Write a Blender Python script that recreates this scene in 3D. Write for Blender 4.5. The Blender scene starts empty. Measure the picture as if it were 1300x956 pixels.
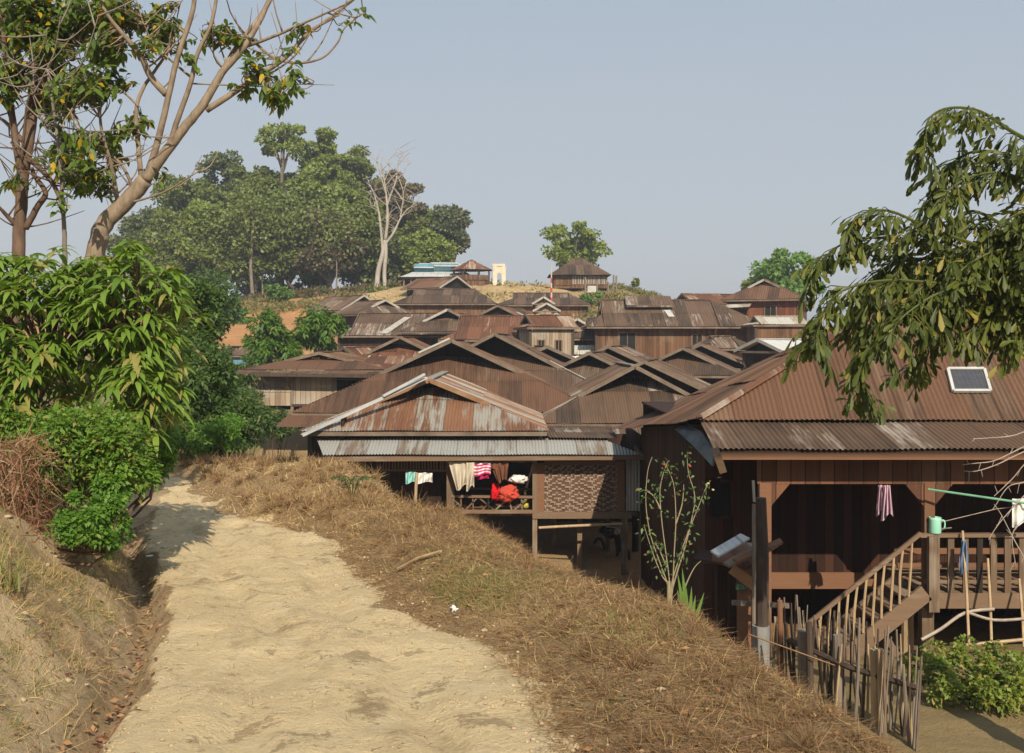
SKY_STR = .10; SKY_MIX = 0.9; SKY_LOW = (4.8, 4.95, 5.1); SKY_TOP = (3.4, 4.05, 4.8); SUN = 5.0; EXPO = 0.33; HAZE = 0.0009
import bpy, bmesh, math, random
import numpy as np
from mathutils import Vector, Matrix
random.seed(7)
rng = np.random.default_rng(11)
scene = bpy.context.scene
COL = scene.collection
F = 1300.0
def P(px, py, D):
    return Vector(((px-650)/F*D, D, -(py-433.5)/F*D))
V = Vector

# ------------------------------------------------------------------ noise
def _h(ix, iy, s):
    n = (ix.astype(np.int64)*374761393 + iy.astype(np.int64)*668265263 + s*1442695041) & 0xffffffff
    n = ((n ^ (n >> 13))*1274126177) & 0xffffffff
    return ((n ^ (n >> 16)) & 0xffff)/65535.0
def vnoise(x, y, s=0):
    x = np.asarray(x, float); y = np.asarray(y, float)
    ix = np.floor(x); iy = np.floor(y); fx = x-ix; fy = y-iy
    fx = fx*fx*(3-2*fx); fy = fy*fy*(3-2*fy)
    a = _h(ix, iy, s); b = _h(ix+1, iy, s); c = _h(ix, iy+1, s); d = _h(ix+1, iy+1, s)
    return (a*(1-fx)+b*fx)*(1-fy)+(c*(1-fx)+d*fx)*fy
def fbm(x, y, s=0, o=4):
    r = 0; a = .5; t = 0
    for k in range(o):
        r = r+a*vnoise(x*2**k, y*2**k, s+k*17); t += a; a *= .5
    return r/t*2-1
def sstep(a, b, x):
    t = np.clip((x-a)/(b-a), 0, 1); return t*t*(3-2*t)

# ------------------------------------------------------------------ materials
def newmat(name):
    m = bpy.data.materials.new(name); m.use_nodes = True
    nt = m.node_tree; nt.nodes.clear()
    out = nt.nodes.new('ShaderNodeOutputMaterial')
    return m, nt, out
class N:
    def __init__(s, nt): s.nt = nt
    def n(s, t, **k):
        x = s.nt.nodes.new(t)
        for a, b in k.items():
            if a.startswith('i_'): x.inputs[a[2:].replace('_', ' ')].default_value = b
            else: setattr(x, a, b)
        return x
    def l(s, a, b): s.nt.links.new(a, b)
    def math(s, op, a, b=None, c=None):
        x = s.n('ShaderNodeMath', operation=op)
        for i, v in enumerate((a, b, c)):
            if v is None: continue
            if isinstance(v, (int, float)): x.inputs[i].default_value = v
            else: s.l(v, x.inputs[i])
        return x.outputs[0]
    def mix(s, f, a, b):
        x = s.n('ShaderNodeMix', data_type='RGBA')
        for i, v in ((0, f), (6, a), (7, b)):
            if isinstance(v, (int, float)): x.inputs[i].default_value = v
            elif isinstance(v, tuple): x.inputs[i].default_value = (*v[:3], 1)
            else: s.l(v, x.inputs[i])
        return x.outputs[2]
    def noise(s, vec, scale, detail=4, rough=.55, w=None):
        x = s.n('ShaderNodeTexNoise'); x.inputs['Scale'].default_value = scale
        x.inputs['Detail'].default_value = detail; x.inputs['Roughness'].default_value = rough
        if vec is not None: s.l(vec, x.inputs['Vector'])
        return x.outputs['Fac']
    def mapr(s, v, a, b, c=0., d=1.):
        x = s.n('ShaderNodeMapRange'); x.inputs[1].default_value = a; x.inputs[2].default_value = b
        x.inputs[3].default_value = c; x.inputs[4].default_value = d; s.l(v, x.inputs[0]); return x.outputs[0]
    def scale(s, v, xyz):
        x = s.n('ShaderNodeMapping'); x.inputs['Scale'].default_value = xyz; s.l(v, x.inputs['Vector']); return x.outputs[0]
    def bsdf(s, out, col, rough=.8, bump=None, bstr=.3, bdist=.02, metal=0., spec=.3):
        b = s.n('ShaderNodeBsdfPrincipled')
        if isinstance(col, tuple): b.inputs['Base Color'].default_value = (*col[:3], 1)
        else: s.l(col, b.inputs['Base Color'])
        if isinstance(rough, (int, float)): b.inputs['Roughness'].default_value = rough
        else: s.l(rough, b.inputs['Roughness'])
        b.inputs['Metallic'].default_value = metal
        b.inputs['Specular IOR Level'].default_value = spec
        if bump is not None:
            q = s.n('ShaderNodeBump'); q.inputs['Strength'].default_value = bstr; q.inputs['Distance'].default_value = bdist
            s.l(bump, q.inputs['Height']); s.l(q.outputs[0], b.inputs['Normal'])
        s.l(b.outputs[0], out.inputs[0]); return b

def roof_mat(name, dark, mid, light, zinc=0.0, zcol=(.42, .46, .47), seed=0.):
    m, nt, out = newmat(name); g = N(nt)
    uv = g.n('ShaderNodeUVMap').outputs[0]
    sp = g.n('ShaderNodeSeparateXYZ'); g.l(uv, sp.inputs[0])
    wob = g.noise(g.scale(uv, (.8, .8, 1)), 1.0, 2)
    uo = g.math('ADD', sp.outputs[0], g.math('MULTIPLY', wob, .06))
    su = g.math('FLOOR', g.math('DIVIDE', uo, .72)); sv = g.math('FLOOR', g.math('DIVIDE', sp.outputs[1], 1.8))
    cx = g.n('ShaderNodeCombineXYZ'); g.l(su, cx.inputs[0]); g.l(sv, cx.inputs[1]); cx.inputs[2].default_value = seed
    wn = g.n('ShaderNodeTexWhiteNoise', noise_dimensions='3D'); g.l(cx.outputs[0], wn.inputs['Vector'])
    r1 = wn.outputs['Value']
    wc = g.n('ShaderNodeSeparateColor'); g.l(wn.outputs['Color'], wc.inputs[0]); r2 = wc.outputs[1]
    streak = g.noise(g.scale(uv, (7, .55, 1)), 1.0, 5, .65)
    big = g.noise(g.scale(uv, (.35, .5, 1)), 1.0, 3, .6)
    fine = g.noise(uv, 30, 3, .7)
    f = g.math('ADD', g.math('ADD', g.math('MULTIPLY', streak, .7), g.math('MULTIPLY', big, .68)), g.math('MULTIPLY', r1, .42))
    cr = g.n('ShaderNodeValToRGB'); e = cr.color_ramp.elements
    e[0].position = .58; e[0].color = (*dark, 1); e[1].position = 1.12/1.0*.98 if False else 1.0; e[1].color = (*mid, 1)
    g.l(f, cr.inputs[0])
    lt = g.mapr(g.math('ADD', g.math('MULTIPLY', streak, .6), g.math('MULTIPLY', r2, .45)), .62, .82, 0, .75)
    col = g.mix(lt, cr.outputs[0], light)
    if zinc > 0:
        zn = g.noise(g.scale(uv, (5, .5, 1)), 1.0, 4, .7)
        zf = g.math('ADD', g.math('MULTIPLY', zn, 1.15), g.math('MULTIPLY', r2, .40))
        zf = g.math('ADD', zf, g.math('MULTIPLY', g.math('SUBTRACT', big, .5), .5))
        zm = g.mapr(zf, .99-zinc*.6, 1.15-zinc*.6, 0, .9)
        col = g.mix(zm, col, zcol)
    col = g.mix(g.mapr(fine, .35, .7, .0, .28), col, (.03, .024, .02))
    # dark line at sheet side laps
    fr = g.math('FRACT', g.math('DIVIDE', uo, .72))
    lap = g.mapr(g.math('ABSOLUTE', g.math('SUBTRACT', fr, .5)), .47, .5, 0, .55)
    col = g.mix(lap, col, (.035, .024, .018))
    g.bsdf(out, col, .78, bump=fine, bstr=.25, bdist=.006, spec=.2)
    return m

def wood_mat(name, c1, c2, board=.16, grey=0.0, greyc=(.30, .26, .21), rough=.85, horiz=False, spec=.2):
    m, nt, out = newmat(name); g = N(nt)
    tc = g.n('ShaderNodeTexCoord').outputs['Object']
    sp = g.n('ShaderNodeSeparateXYZ'); g.l(tc, sp.inputs[0])
    s = sp.outputs[2] if horiz else g.math('ADD', sp.outputs[0], sp.outputs[1])
    bi = g.math('DIVIDE', s, board); fl = g.math('FLOOR', bi)
    wn = g.n('ShaderNodeTexWhiteNoise', noise_dimensions='1D'); g.l(fl, wn.inputs['W'])
    sc = (1.2, 1.2, 14) if horiz else (14, 14, .9)
    gr = g.noise(g.scale(tc, sc), 1.6, 5, .65)
    big = g.noise(tc, .9, 3)
    f = g.math('ADD', g.math('MULTIPLY', wn.outputs[0], .6), g.math('MULTIPLY', gr, .55))
    col = g.mix(g.mapr(f, .2, .95), c1, c2)
    if grey > 0:
        col = g.mix(g.mapr(g.math('ADD', big, g.math('MULTIPLY', gr, .5)), .95-grey*.5, 1.15-grey*.5, 0, .9), col, greyc)
    fr = g.math('ABSOLUTE', g.math('SUBTRACT', g.math('FRACT', bi), .5))
    gap = g.mapr(fr, .455, .485, 0, .85)
    col = g.mix(gap, col, (.008, .006, .005))
    h = g.math('SUBTRACT', gr, gap)
    g.bsdf(out, col, rough, bump=h, bstr=.5, bdist=.01, spec=spec)
    return m

def plain_mat(name, c1, c2=None, scale=6., rough=.8, metal=0., spec=.3, stretch=(1, 1, 1), bump=.2, detail=5):
    m, nt, out = newmat(name); g = N(nt)
    tc = g.n('ShaderNodeTexCoord').outputs['Object']
    if c2 is None: c2 = tuple(c*.7 for c in c1)
    nz = g.noise(g.scale(tc, stretch), scale, detail, .62)
    g.bsdf(out, g.mix(g.mapr(nz, .3, .7), c1, c2), rough, bump=nz, bstr=bump, bdist=.01, metal=metal, spec=spec)
    return m

def leaf_mat(name, c1, c2, c3=None, f3=0., transl=.35, rough=.5, spec=.35, tcol=None):
    m, nt, out = newmat(name); g = N(nt)
    ri = g.n('ShaderNodeNewGeometry').outputs['Random Per Island']
    tc = g.n('ShaderNodeTexCoord').outputs['Object']
    big = g.noise(tc, .55, 2)
    f = g.math('ADD', g.math('MULTIPLY', ri, .6), g.math('MULTIPLY', big, .5))
    col = g.mix(g.mapr(f, .15, .85), c1, c2)
    if c3 is not None:
        wn = g.n('ShaderNodeTexWhiteNoise', noise_dimensions='1D'); g.l(ri, wn.inputs['W'])
        col = g.mix(g.math('LESS_THAN', wn.outputs[0], f3), col, c3)
    b = g.n('ShaderNodeBsdfPrincipled'); g.l(col, b.inputs['Base Color'])
    b.inputs['Roughness'].default_value = rough; b.inputs['Specular IOR Level'].default_value = spec
    t = g.n('ShaderNodeBsdfTranslucent')
    tm = g.n('ShaderNodeMix', data_type='RGBA', blend_type='MULTIPLY'); tm.inputs[0].default_value = 1
    g.l(col, tm.inputs[6]); tm.inputs[7].default_value = (1.5, 1.6, .5, 1); g.l(tm.outputs[2], t.inputs[0])
    mx = g.n('ShaderNodeMixShader'); mx.inputs[0].default_value = transl
    g.l(b.outputs[0], mx.inputs[1]); g.l(t.outputs[0], mx.inputs[2]); g.l(mx.outputs[0], out.inputs[0])
    return m

M = {}
M['roof_dark'] = roof_mat('roof_dark', (.036, .027, .021), (.118, .072, .047), (.20, .15, .11), 0, seed=1)
M['roof_red'] = roof_mat('roof_red', (.038, .026, .019), (.142, .074, .044), (.21, .145, .10), 0, seed=2)
M['roof_brown'] = roof_mat('roof_brown', (.040, .030, .023), (.132, .082, .053), (.23, .17, .125), .12, (.36, .31, .26), seed=3)
M['roof_rust'] = roof_mat('roof_rust', (.070, .034, .021), (.175, .078, .043), (.29, .18, .115), 0.12, (.40, .33, .26), seed=4)
M['roof_patchy'] = roof_mat('roof_patchy', (.13, .058, .032), (.235, .115, .062), (.30, .185, .11), .50, (.31, .305, .27), seed=5)
M['roof_zinc'] = roof_mat('roof_zinc', (.16, .12, .09), (.26, .20, .16), (.36, .31, .26), .56, (.33, .34, .325), seed=6)
M['roof_pale'] = roof_mat('roof_pale', (.24, .19, .14), (.38, .32, .25), (.50, .45, .37), .5, (.52, .50, .44), seed=7)
M['roof_white'] = roof_mat('roof_white', (.38, .39, .38), (.5, .5, .49), (.56, .56, .55), .8, (.52, .53, .53), seed=8)
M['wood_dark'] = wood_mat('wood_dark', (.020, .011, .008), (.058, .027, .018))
M['wood_brown'] = wood_mat('wood_brown', (.075, .038, .022), (.19, .105, .058), grey=.35, greyc=(.21, .16, .11))
M['wood_red'] = wood_mat('wood_red', (.09, .032, .018), (.20, .078, .042), grey=.1)
M['wood_pale'] = wood_mat('wood_pale', (.19, .135, .09), (.37, .29, .21), grey=.5, greyc=(.34, .30, .25), board=.19)
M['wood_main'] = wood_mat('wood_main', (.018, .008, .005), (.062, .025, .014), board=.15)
M['wood_lintel'] = wood_mat('wood_lintel', (.075, .034, .019), (.19, .088, .048), board=.21, grey=.3, greyc=(.13, .085, .055))
M['beam'] = wood_mat('beam', (.11, .068, .042), (.21, .14, .09), board=3.3, grey=.3, greyc=(.24, .19, .145), horiz=True)
M['beam_v'] = wood_mat('beam_v', (.105, .068, .042), (.22, .155, .10), board=3.1, grey=.4, greyc=(.26, .21, .16))
M['beam_red'] = wood_mat('beam_red', (.12, .055, .03), (.22, .115, .065), board=3.3, horiz=True)
M['post_grey'] = plain_mat('post_grey', (.24, .20, .16), (.11, .085, .065), 3, stretch=(6, 6, .7))
M['post_dark'] = plain_mat('post_dark', (.085, .058, .042), (.035, .024, .018), 3, stretch=(6, 6, .7))
M['bamboo'] = plain_mat('bamboo', (.46, .34, .20), (.28, .19, .11), 4, stretch=(3, 3, .8), rough=.6)
M['barge'] = plain_mat('barge', (.20, .15, .11), (.10, .072, .053), 2.5)
M['barge_white'] = plain_mat('barge_white', (.42, .395, .35), (.27, .245, .205), 2.5)
M['flash_white'] = plain_mat('flash_white', (.50, .50, .48), (.33, .33, .31), 1.5, rough=.45)
M['barge_rust'] = plain_mat('barge_rust', (.28, .17, .09), (.15, .075, .038), 2.2)
M['black'] = plain_mat('black', (.012, .011, .012), (.006, .006, .006), 5)
M['gable_shade'] = wood_mat('gable_shade', (.010, .008, .007), (.024, .017, .013))  # near-black boards: shade of the deep gablets put into the colour
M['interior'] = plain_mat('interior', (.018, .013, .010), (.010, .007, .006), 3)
M['plaster'] = plain_mat('plaster', (.66, .58, .44), (.48, .41, .30), 2.2)
M['blue_wall'] = plain_mat('blue_wall', (.12, .27, .33), (.085, .19, .24), 3)
M['cyan_glass'] = plain_mat('cyan_glass', (.28, .55, .58), (.20, .42, .46), 3, rough=.35)
M['bark_pale'] = plain_mat('bark_pale', (.29, .225, .16), (.13, .095, .065), 7, stretch=(2.2, 2.2, .8), bump=.6)
M['bark_brown'] = plain_mat('bark_brown', (.165, .105, .07), (.07, .045, .03), 7, stretch=(2.2, 2.2, .7), bump=.6)
M['bark_grey'] = plain_mat('bark_grey', (.24, .20, .16), (.11, .09, .07), 3, stretch=(2, 2, .4), bump=.5)
M['bark_dark'] = plain_mat('bark_dark', (.10, .075, .055), (.045, .034, .026), 3, stretch=(2, 2, .4), bump=.5)
M['bark_white'] = plain_mat('bark_white', (.40, .36, .31), (.22, .19, .155), 2, stretch=(1, 1, .5), bump=.4)
M['twig_pale'] = plain_mat('twig_pale', (.42, .36, .30), (.26, .20, .16), 9)
M['rose_stem'] = plain_mat('rose_stem', (.24, .25, .13), (.30, .20, .14), 5)
M['leaf_big'] = leaf_mat('leaf_big', (.080, .155, .018), (.185, .275, .040), (.26, .24, .07), .13, transl=.3, rough=.42, spec=.45)
M['leaf_small'] = leaf_mat('leaf_small', (.050, .13, .014), (.13, .245, .030), (.20, .26, .05), .06, transl=.35)
M['leaf_mixed'] = leaf_mat('leaf_mixed', (.055, .135, .014), (.165, .27, .034), (.24, .22, .06), .12, transl=.35)
M['leaf_olive'] = leaf_mat('leaf_olive', (.035, .075, .016), (.085, .145, .030), (.15, .17, .05), .08)
M['leaf_tree'] = leaf_mat('leaf_tree', (.050, .088, .015), (.125, .18, .032), (.42, .28, .015), .08, transl=.35, rough=.4)
M['leaf_yellow'] = leaf_mat('leaf_yellow', (.45, .28, .012), (.55, .38, .03), transl=.4)
M['leaf_bright'] = leaf_mat('leaf_bright', (.045, .115, .010), (.115, .21, .022), (.17, .20, .05), .08)
M['leaf_palm'] = leaf_mat('leaf_palm', (.036, .054, .012), (.115, .135, .022), (.24, .20, .04), .06, transl=.3, rough=.5, spec=.3)
M['leaf_grove'] = leaf_mat('leaf_grove', (.085, .120, .026), (.185, .215, .052), transl=.3)
M['leaf_grove_light'] = leaf_mat('leaf_grove_light', (.115, .165, .030), (.225, .265, .058), transl=.3)
M['leaf_grove_dark'] = leaf_mat('leaf_grove_dark', (.060, .088, .028), (.130, .155, .052), (.14, .12, .06), .08, transl=.3)
M['leaf_grove_grey'] = leaf_mat('leaf_grove_grey', (.070, .095, .048), (.12, .145, .075), (.19, .16, .10), .12, transl=.3)
M['leaf_brown'] = leaf_mat('leaf_brown', (.085, .080, .045), (.15, .13, .075), (.17, .11, .06), .2, transl=.3)
M['leaf_fresh'] = leaf_mat('leaf_fresh', (.085, .17, .035), (.15, .26, .055), transl=.35)
M['leaf_garden'] = leaf_mat('leaf_garden', (.10, .15, .020), (.21, .26, .040), (.34, .27, .08), .15, transl=.35)
M['straw'] = leaf_mat('straw', (.27, .18, .085), (.60, .43, .215), (.15, .09, .045), .20, transl=.2, rough=.8, spec=.15)
M['weed_brown'] = leaf_mat('weed_brown', (.12, .078, .043), (.33, .22, .12), (.21, .11, .055), .22, transl=.15, rough=.85, spec=.1)
M['weed_red'] = leaf_mat('weed_red', (.16, .075, .045), (.26, .13, .075), (.30, .21, .13), .35, transl=.15, rough=.85, spec=.1)
M['grass_green'] = leaf_mat('grass_green', (.11, .14, .035), (.20, .22, .07), (.38, .29, .13), .42, transl=.3)
M['dead_leaf'] = leaf_mat('dead_leaf', (.20, .085, .035), (.36, .21, .10), (.14, .06, .04), .25, transl=.1, rough=.8)
def cloth_mat(name, c, c2=None): return plain_mat(name, c, c2 or tuple(x*.8 for x in c), 5, rough=.9, bump=.3, spec=.1)

def setp(o, label=None, cat=None, group=None, kind=None):
    if label: o['label'] = label
    if cat: o['category'] = cat
    if group: o['group'] = group
    if kind: o['kind'] = kind
    return o
def empty(name, loc, label, cat, group=None, rz=0):
    o = bpy.data.objects.new(name, None); COL.objects.link(o); o.empty_display_size = .2
    o.location = loc; o.rotation_euler = (0, 0, rz); return setp(o, label, cat, group)
def link(name, me, mat, parent=None, world=True):
    """mesh given in world coordinates (world=True) or in the parent's own coordinates"""
    o = bpy.data.objects.new(name, me); COL.objects.link(o)
    if mat is not None:
        for mm in (mat if isinstance(mat, (list, tuple)) else [mat]): me.materials.append(M[mm] if isinstance(mm, str) else mm)
    if parent is not None:
        o.parent = parent
        if world:
            root = parent; mw = Matrix.Identity(4)
            chain = []
            while root is not None: chain.append(root); root = root.parent
            for r in reversed(chain):
                mw = mw @ Matrix.LocRotScale(r.location, r.rotation_euler, r.scale)
            me.transform(mw.inverted())
    return o
def npmesh(name, verts, faces, uv=None, smooth=False, matidx=None):
    me = bpy.data.meshes.new(name)
    verts = np.asarray(verts, np.float32); faces = np.asarray(faces, np.int32)
    nv, (nf, k) = len(verts), faces.shape
    me.vertices.add(nv); me.vertices.foreach_set('co', verts.ravel())
    me.loops.add(nf*k); me.loops.foreach_set('vertex_index', faces.ravel())
    me.polygons.add(nf); me.polygons.foreach_set('loop_start', np.arange(nf, dtype=np.int32)*k)
    me.polygons.foreach_set('loop_total', np.full(nf, k, np.int32))
    if smooth: me.polygons.foreach_set('use_smooth', np.ones(nf, bool))
    if uv is not None:
        l = me.uv_layers.new(name='UVMap'); l.data.foreach_set('uv', np.asarray(uv, np.float32)[faces.ravel()].ravel())
    if matidx is not None: me.polygons.foreach_set('material_index', matidx.astype(np.int32))
    me.update(calc_edges=True)
    return me
class MB:
    def __init__(s): s.v = []; s.f = []; s.uv = []
    def add(s, vs, fs, uvs=None):
        b = len(s.v); s.v += [tuple(x) for x in vs]; s.f += [tuple(i+b for i in f) for f in fs]
        s.uv += list(uvs) if uvs is not None else [(v[0], v[2]) for v in vs]
        return s
    def box(s, c, size, rz=0, jit=0):
        c = V(c); hx, hy, hz = (d/2 for d in size); R = Matrix.Rotation(rz, 3, 'Z'); vs = []
        for sx in (-1, 1):
            for sy in (-1, 1):
                for sz in (-1, 1): vs.append(c+R@V((sx*hx, sy*hy, sz*hz))+V((random.uniform(-jit, jit), 0, random.uniform(-jit, jit))))
        return s.add(vs, [(0, 1, 3, 2), (4, 6, 7, 5), (0, 4, 5, 1), (2, 3, 7, 6), (0, 2, 6, 4), (1, 5, 7, 3)])
    def box2(s, a, b): # opposite corners
        a = V(a); b = V(b); return s.box((a+b)/2, [abs(x) for x in (b-a)])
    def beam(s, p, q, w, h, up=(0, 0, 1)):
        p = V(p); q = V(q); d = (q-p).normalized(); up = V(up)
        x = d.cross(up)
        if x.length < 1e-3: x = d.cross(V((0, 1, 0)))
        x.normalize(); y = x.cross(d).normalized(); vs = []
        for e in (p, q):
            for a, b in ((-1, -1), (1, -1), (1, 1), (-1, 1)): vs.append(e+x*(a*w/2)+y*(b*h/2))
        return s.add(vs, [(3, 2, 1, 0), (4, 5, 6, 7), (0, 1, 5, 4), (1, 2, 6, 5), (2, 3, 7, 6), (3, 0, 4, 7)])
    def tube(s, pts, radii, n=6, cap=True):
        pts = [V(p) for p in pts]
        if isinstance(radii, (int, float)): radii = [radii]*len(pts)
        d0 = (pts[1]-pts[0]).normalized(); x = d0.cross(V((0, 0, 1)))
        if x.length < .05: x = d0.cross(V((0, 1, 0)))
        x.normalize(); vs = []; fs = []
        for i, p in enumerate(pts):
            d = (pts[min(i+1, len(pts)-1)]-pts[max(i-1, 0)]).normalized()
            x = (x-d*x.dot(d)).normalized(); y = d.cross(x)
            for k in range(n):
                a = 2*math.pi*k/n; vs.append(p+(x*math.cos(a)+y*math.sin(a))*radii[i])
        for i in range(len(pts)-1):
            for k in range(n):
                a = i*n+k; b = i*n+(k+1) % n; fs.append((a, b, b+n, a+n))
        if cap: fs.append(tuple(range(n))[::-1]); fs.append(tuple(range(len(vs)-n, len(vs))))
        return s.add(vs, fs)
    def quad(s, a, b, c, d): return s.add([a, b, c, d], [(0, 1, 2, 3)])
    def poly(s, pts): return s.add(pts, [tuple(range(len(pts)))])
    def slab(s, pts, off): # closed prism from polygon pts, thickness vector off
        n = len(pts); off = V(off); vs = [V(p) for p in pts]+[V(p)+off for p in pts]
        fs = [tuple(range(n)), tuple(range(2*n-1, n-1, -1))]+[(i+n, (i+1) % n+n, (i+1) % n, i)[::-1] for i in range(n)]
        return s.add(vs, fs)
    def lathe(s, c, prof, n=14):
        c = V(c); vs = []; fs = []
        for r, z in prof:
            for k in range(n):
                a = 2*math.pi*k/n; vs.append(c+V((r*math.cos(a), r*math.sin(a), z)))
        for i in range(len(prof)-1):
            for k in range(n):
                a = i*n+k; b = i*n+(k+1) % n; fs.append((a, b, b+n, a+n))
        fs.append(tuple(range(n))[::-1]); fs.append(tuple(range(len(vs)-n, len(vs))))
        return s.add(vs, fs)
    def build(s, name, mat, parent=None, world=True, smooth=False, **props):
        me = bpy.data.meshes.new(name); me.from_pydata(s.v, [], s.f); me.update()
        l = me.uv_layers.new(name='UVMap')
        idx = np.empty(len(me.loops), np.int32); me.loops.foreach_get('vertex_index', idx)
        l.data.foreach_set('uv', np.asarray(s.uv, np.float32)[idx].ravel())
        if smooth: me.polygons.foreach_set('use_smooth', np.ones(len(me.polygons), bool))
        o = link(name, me, mat, parent, world)
        return setp(o, **props)
def smooth_path(pts, k=4):
    pts = [V(p) for p in pts]; out = []
    for i in range(len(pts)-1):
        p0 = pts[max(i-1, 0)]; p1 = pts[i]; p2 = pts[i+1]; p3 = pts[min(i+2, len(pts)-1)]
        for j in range(k):
            t = j/k
            out.append(.5*((2*p1)+(p2-p0)*t+(2*p0-5*p1+4*p2-p3)*t*t+(3*p1-p0-3*p2+p3)*t**3))
    out.append(pts[-1]); return out

# corrugated sheet over a convex planar polygon; e = eave direction, pts in any frame
def corrugate(mb, pts, e, pitch=.076, amp=.010, course=1.8, sag=.008, seg=4):
    pts = [V(p) for p in pts]; e = V(e).normalized()
    n = V((0, 0, 0))
    for i in range(len(pts)):
        n += pts[i].cross(pts[(i+1) % len(pts)])
    n.normalize()
    if n.z < 0: n = -n
    f = n.cross(e); 
    if f.z < 0: f = -f
    o = pts[0]; q = [((p-o).dot(e), (p-o).dot(f)) for p in pts]
    u0 = min(a for a, b in q); u1 = max(a for a, b in q); v0 = min(b for a, b in q)
    def rng_v(u):
        vs = []
        for i in range(len(q)):
            a, b = q[i], q[(i+1) % len(q)]
            if abs(a[0]-b[0]) < 1e-9:
                if abs(u-a[0]) < 1e-6: vs += [a[1], b[1]]
                continue
            t = (u-a[0])/(b[0]-a[0])
            if -1e-9 <= t <= 1+1e-9: vs.append(a[1]+t*(b[1]-a[1]))
        return (min(vs), max(vs)) if vs else None
    step = pitch/seg; nu = max(1, int((u1-u0)/step)); uo = random.uniform(0, 40); vo = random.randint(0, 20)*1.8
    us = [u0+(u1-u0)*i/nu for i in range(nu+1)]; r = [rng_v(u) for u in us]
    vmax = max(x[1] for x in r if x); k = 0; va = v0
    while va < vmax-1e-6:
        vb = min(va+course, vmax); prev = None
        for u, x in zip(us, r):
            if x is None: prev = None; continue
            lo = max(x[0], va); hi = min(x[1], vb+.04)
            if hi-lo < 1e-4: lo = hi = min(max(lo, x[0]), x[1])
            w = amp*math.sin(2*math.pi*(u-u0)/pitch)
            nz = sag*math.sin(u*1.7+va*3.1+uo)*1.0
            cols = []
            m = 2
            jl = 0
            if lo <= va+1e-6: jl = .018*math.sin((int((u+uo)/.72)*12.9898+va)*43.7)
            for j in range(m+1):
                v = lo+(hi-lo)*j/m
                if j == 0: v -= abs(jl)
                lift = .016*(1-(v-va)/course)
                cols.append((o+e*u+f*v+n*(w+nz+lift), (u+uo, v+vo)))
            b = len(mb.v)
            mb.v += [tuple(c[0]) for c in cols]; mb.uv += [c[1] for c in cols]
            if prev is not None and (hi-lo > 1e-4 or prevspan > 1e-4):
                for j in range(m): mb.f.append((prev+j, b+j, b+j+1, prev+j+1))
            prev = b; prevspan = hi-lo
        va = vb; k += 1
    return mb
# ------------------------------------------------------------------ terrain
_y = [-5, 0, 5.46, 6.27, 7.1, 8.76, 10.6, 12.1, 14.9, 17, 20, 32]
_xl = [-.6, -1.0, -1.93, -2.17, -2.38, -3.0, -3.82, -4.3, -5.0, -6.2, -10, -24]
_xr = [1.1, .85, .126, -.09, -.72, -1.29, -1.82, -3.23, -4.5, -5.4, -8.5, -22]
def edges(y): return np.interp(y, _y, _xl), np.interp(y, _y, _xr)
def zfloor(x, y):
    px = np.where(y > 1, x/np.maximum(y, 1)*1300+650, 650)
    crest = np.interp(px, [-200, 150, 250, 330, 400, 470, 520, 600, 700, 780, 825, 870, 950, 1100, 1400],
                      [392, 394, 392, 386, 380, 373, 365, 361, 364, 367, 378, 398, 412, 420, 425])
    zc = (433.5-crest)/1300*np.clip(y, 96, 106)
    z = np.interp(y, [0, 11, 15, 25, 40, 60, 78, 92, 105], [-3.4, -3.9, -4.6, -5.7, -4.4, -2.0, .0, 1.5, 1.5])
    k = np.clip((y-68)/28, 0, 1); steep = np.where(px > 470, k**2.6, k**1.2)
    z = z*(1-steep)+zc*steep
    # far left slope beside the lane
    lf = sstep(-9, -20, x)*sstep(22, 40, y)*(1-sstep(60, 85, y)); z = z+lf*.8
    far = sstep(125, 260, y); z = np.where(y > 105, zc*(1-far)+(-14)*far, z)
    return z
def zbase(y): return -1.6-.04*np.clip(y, -5, 30)
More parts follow.
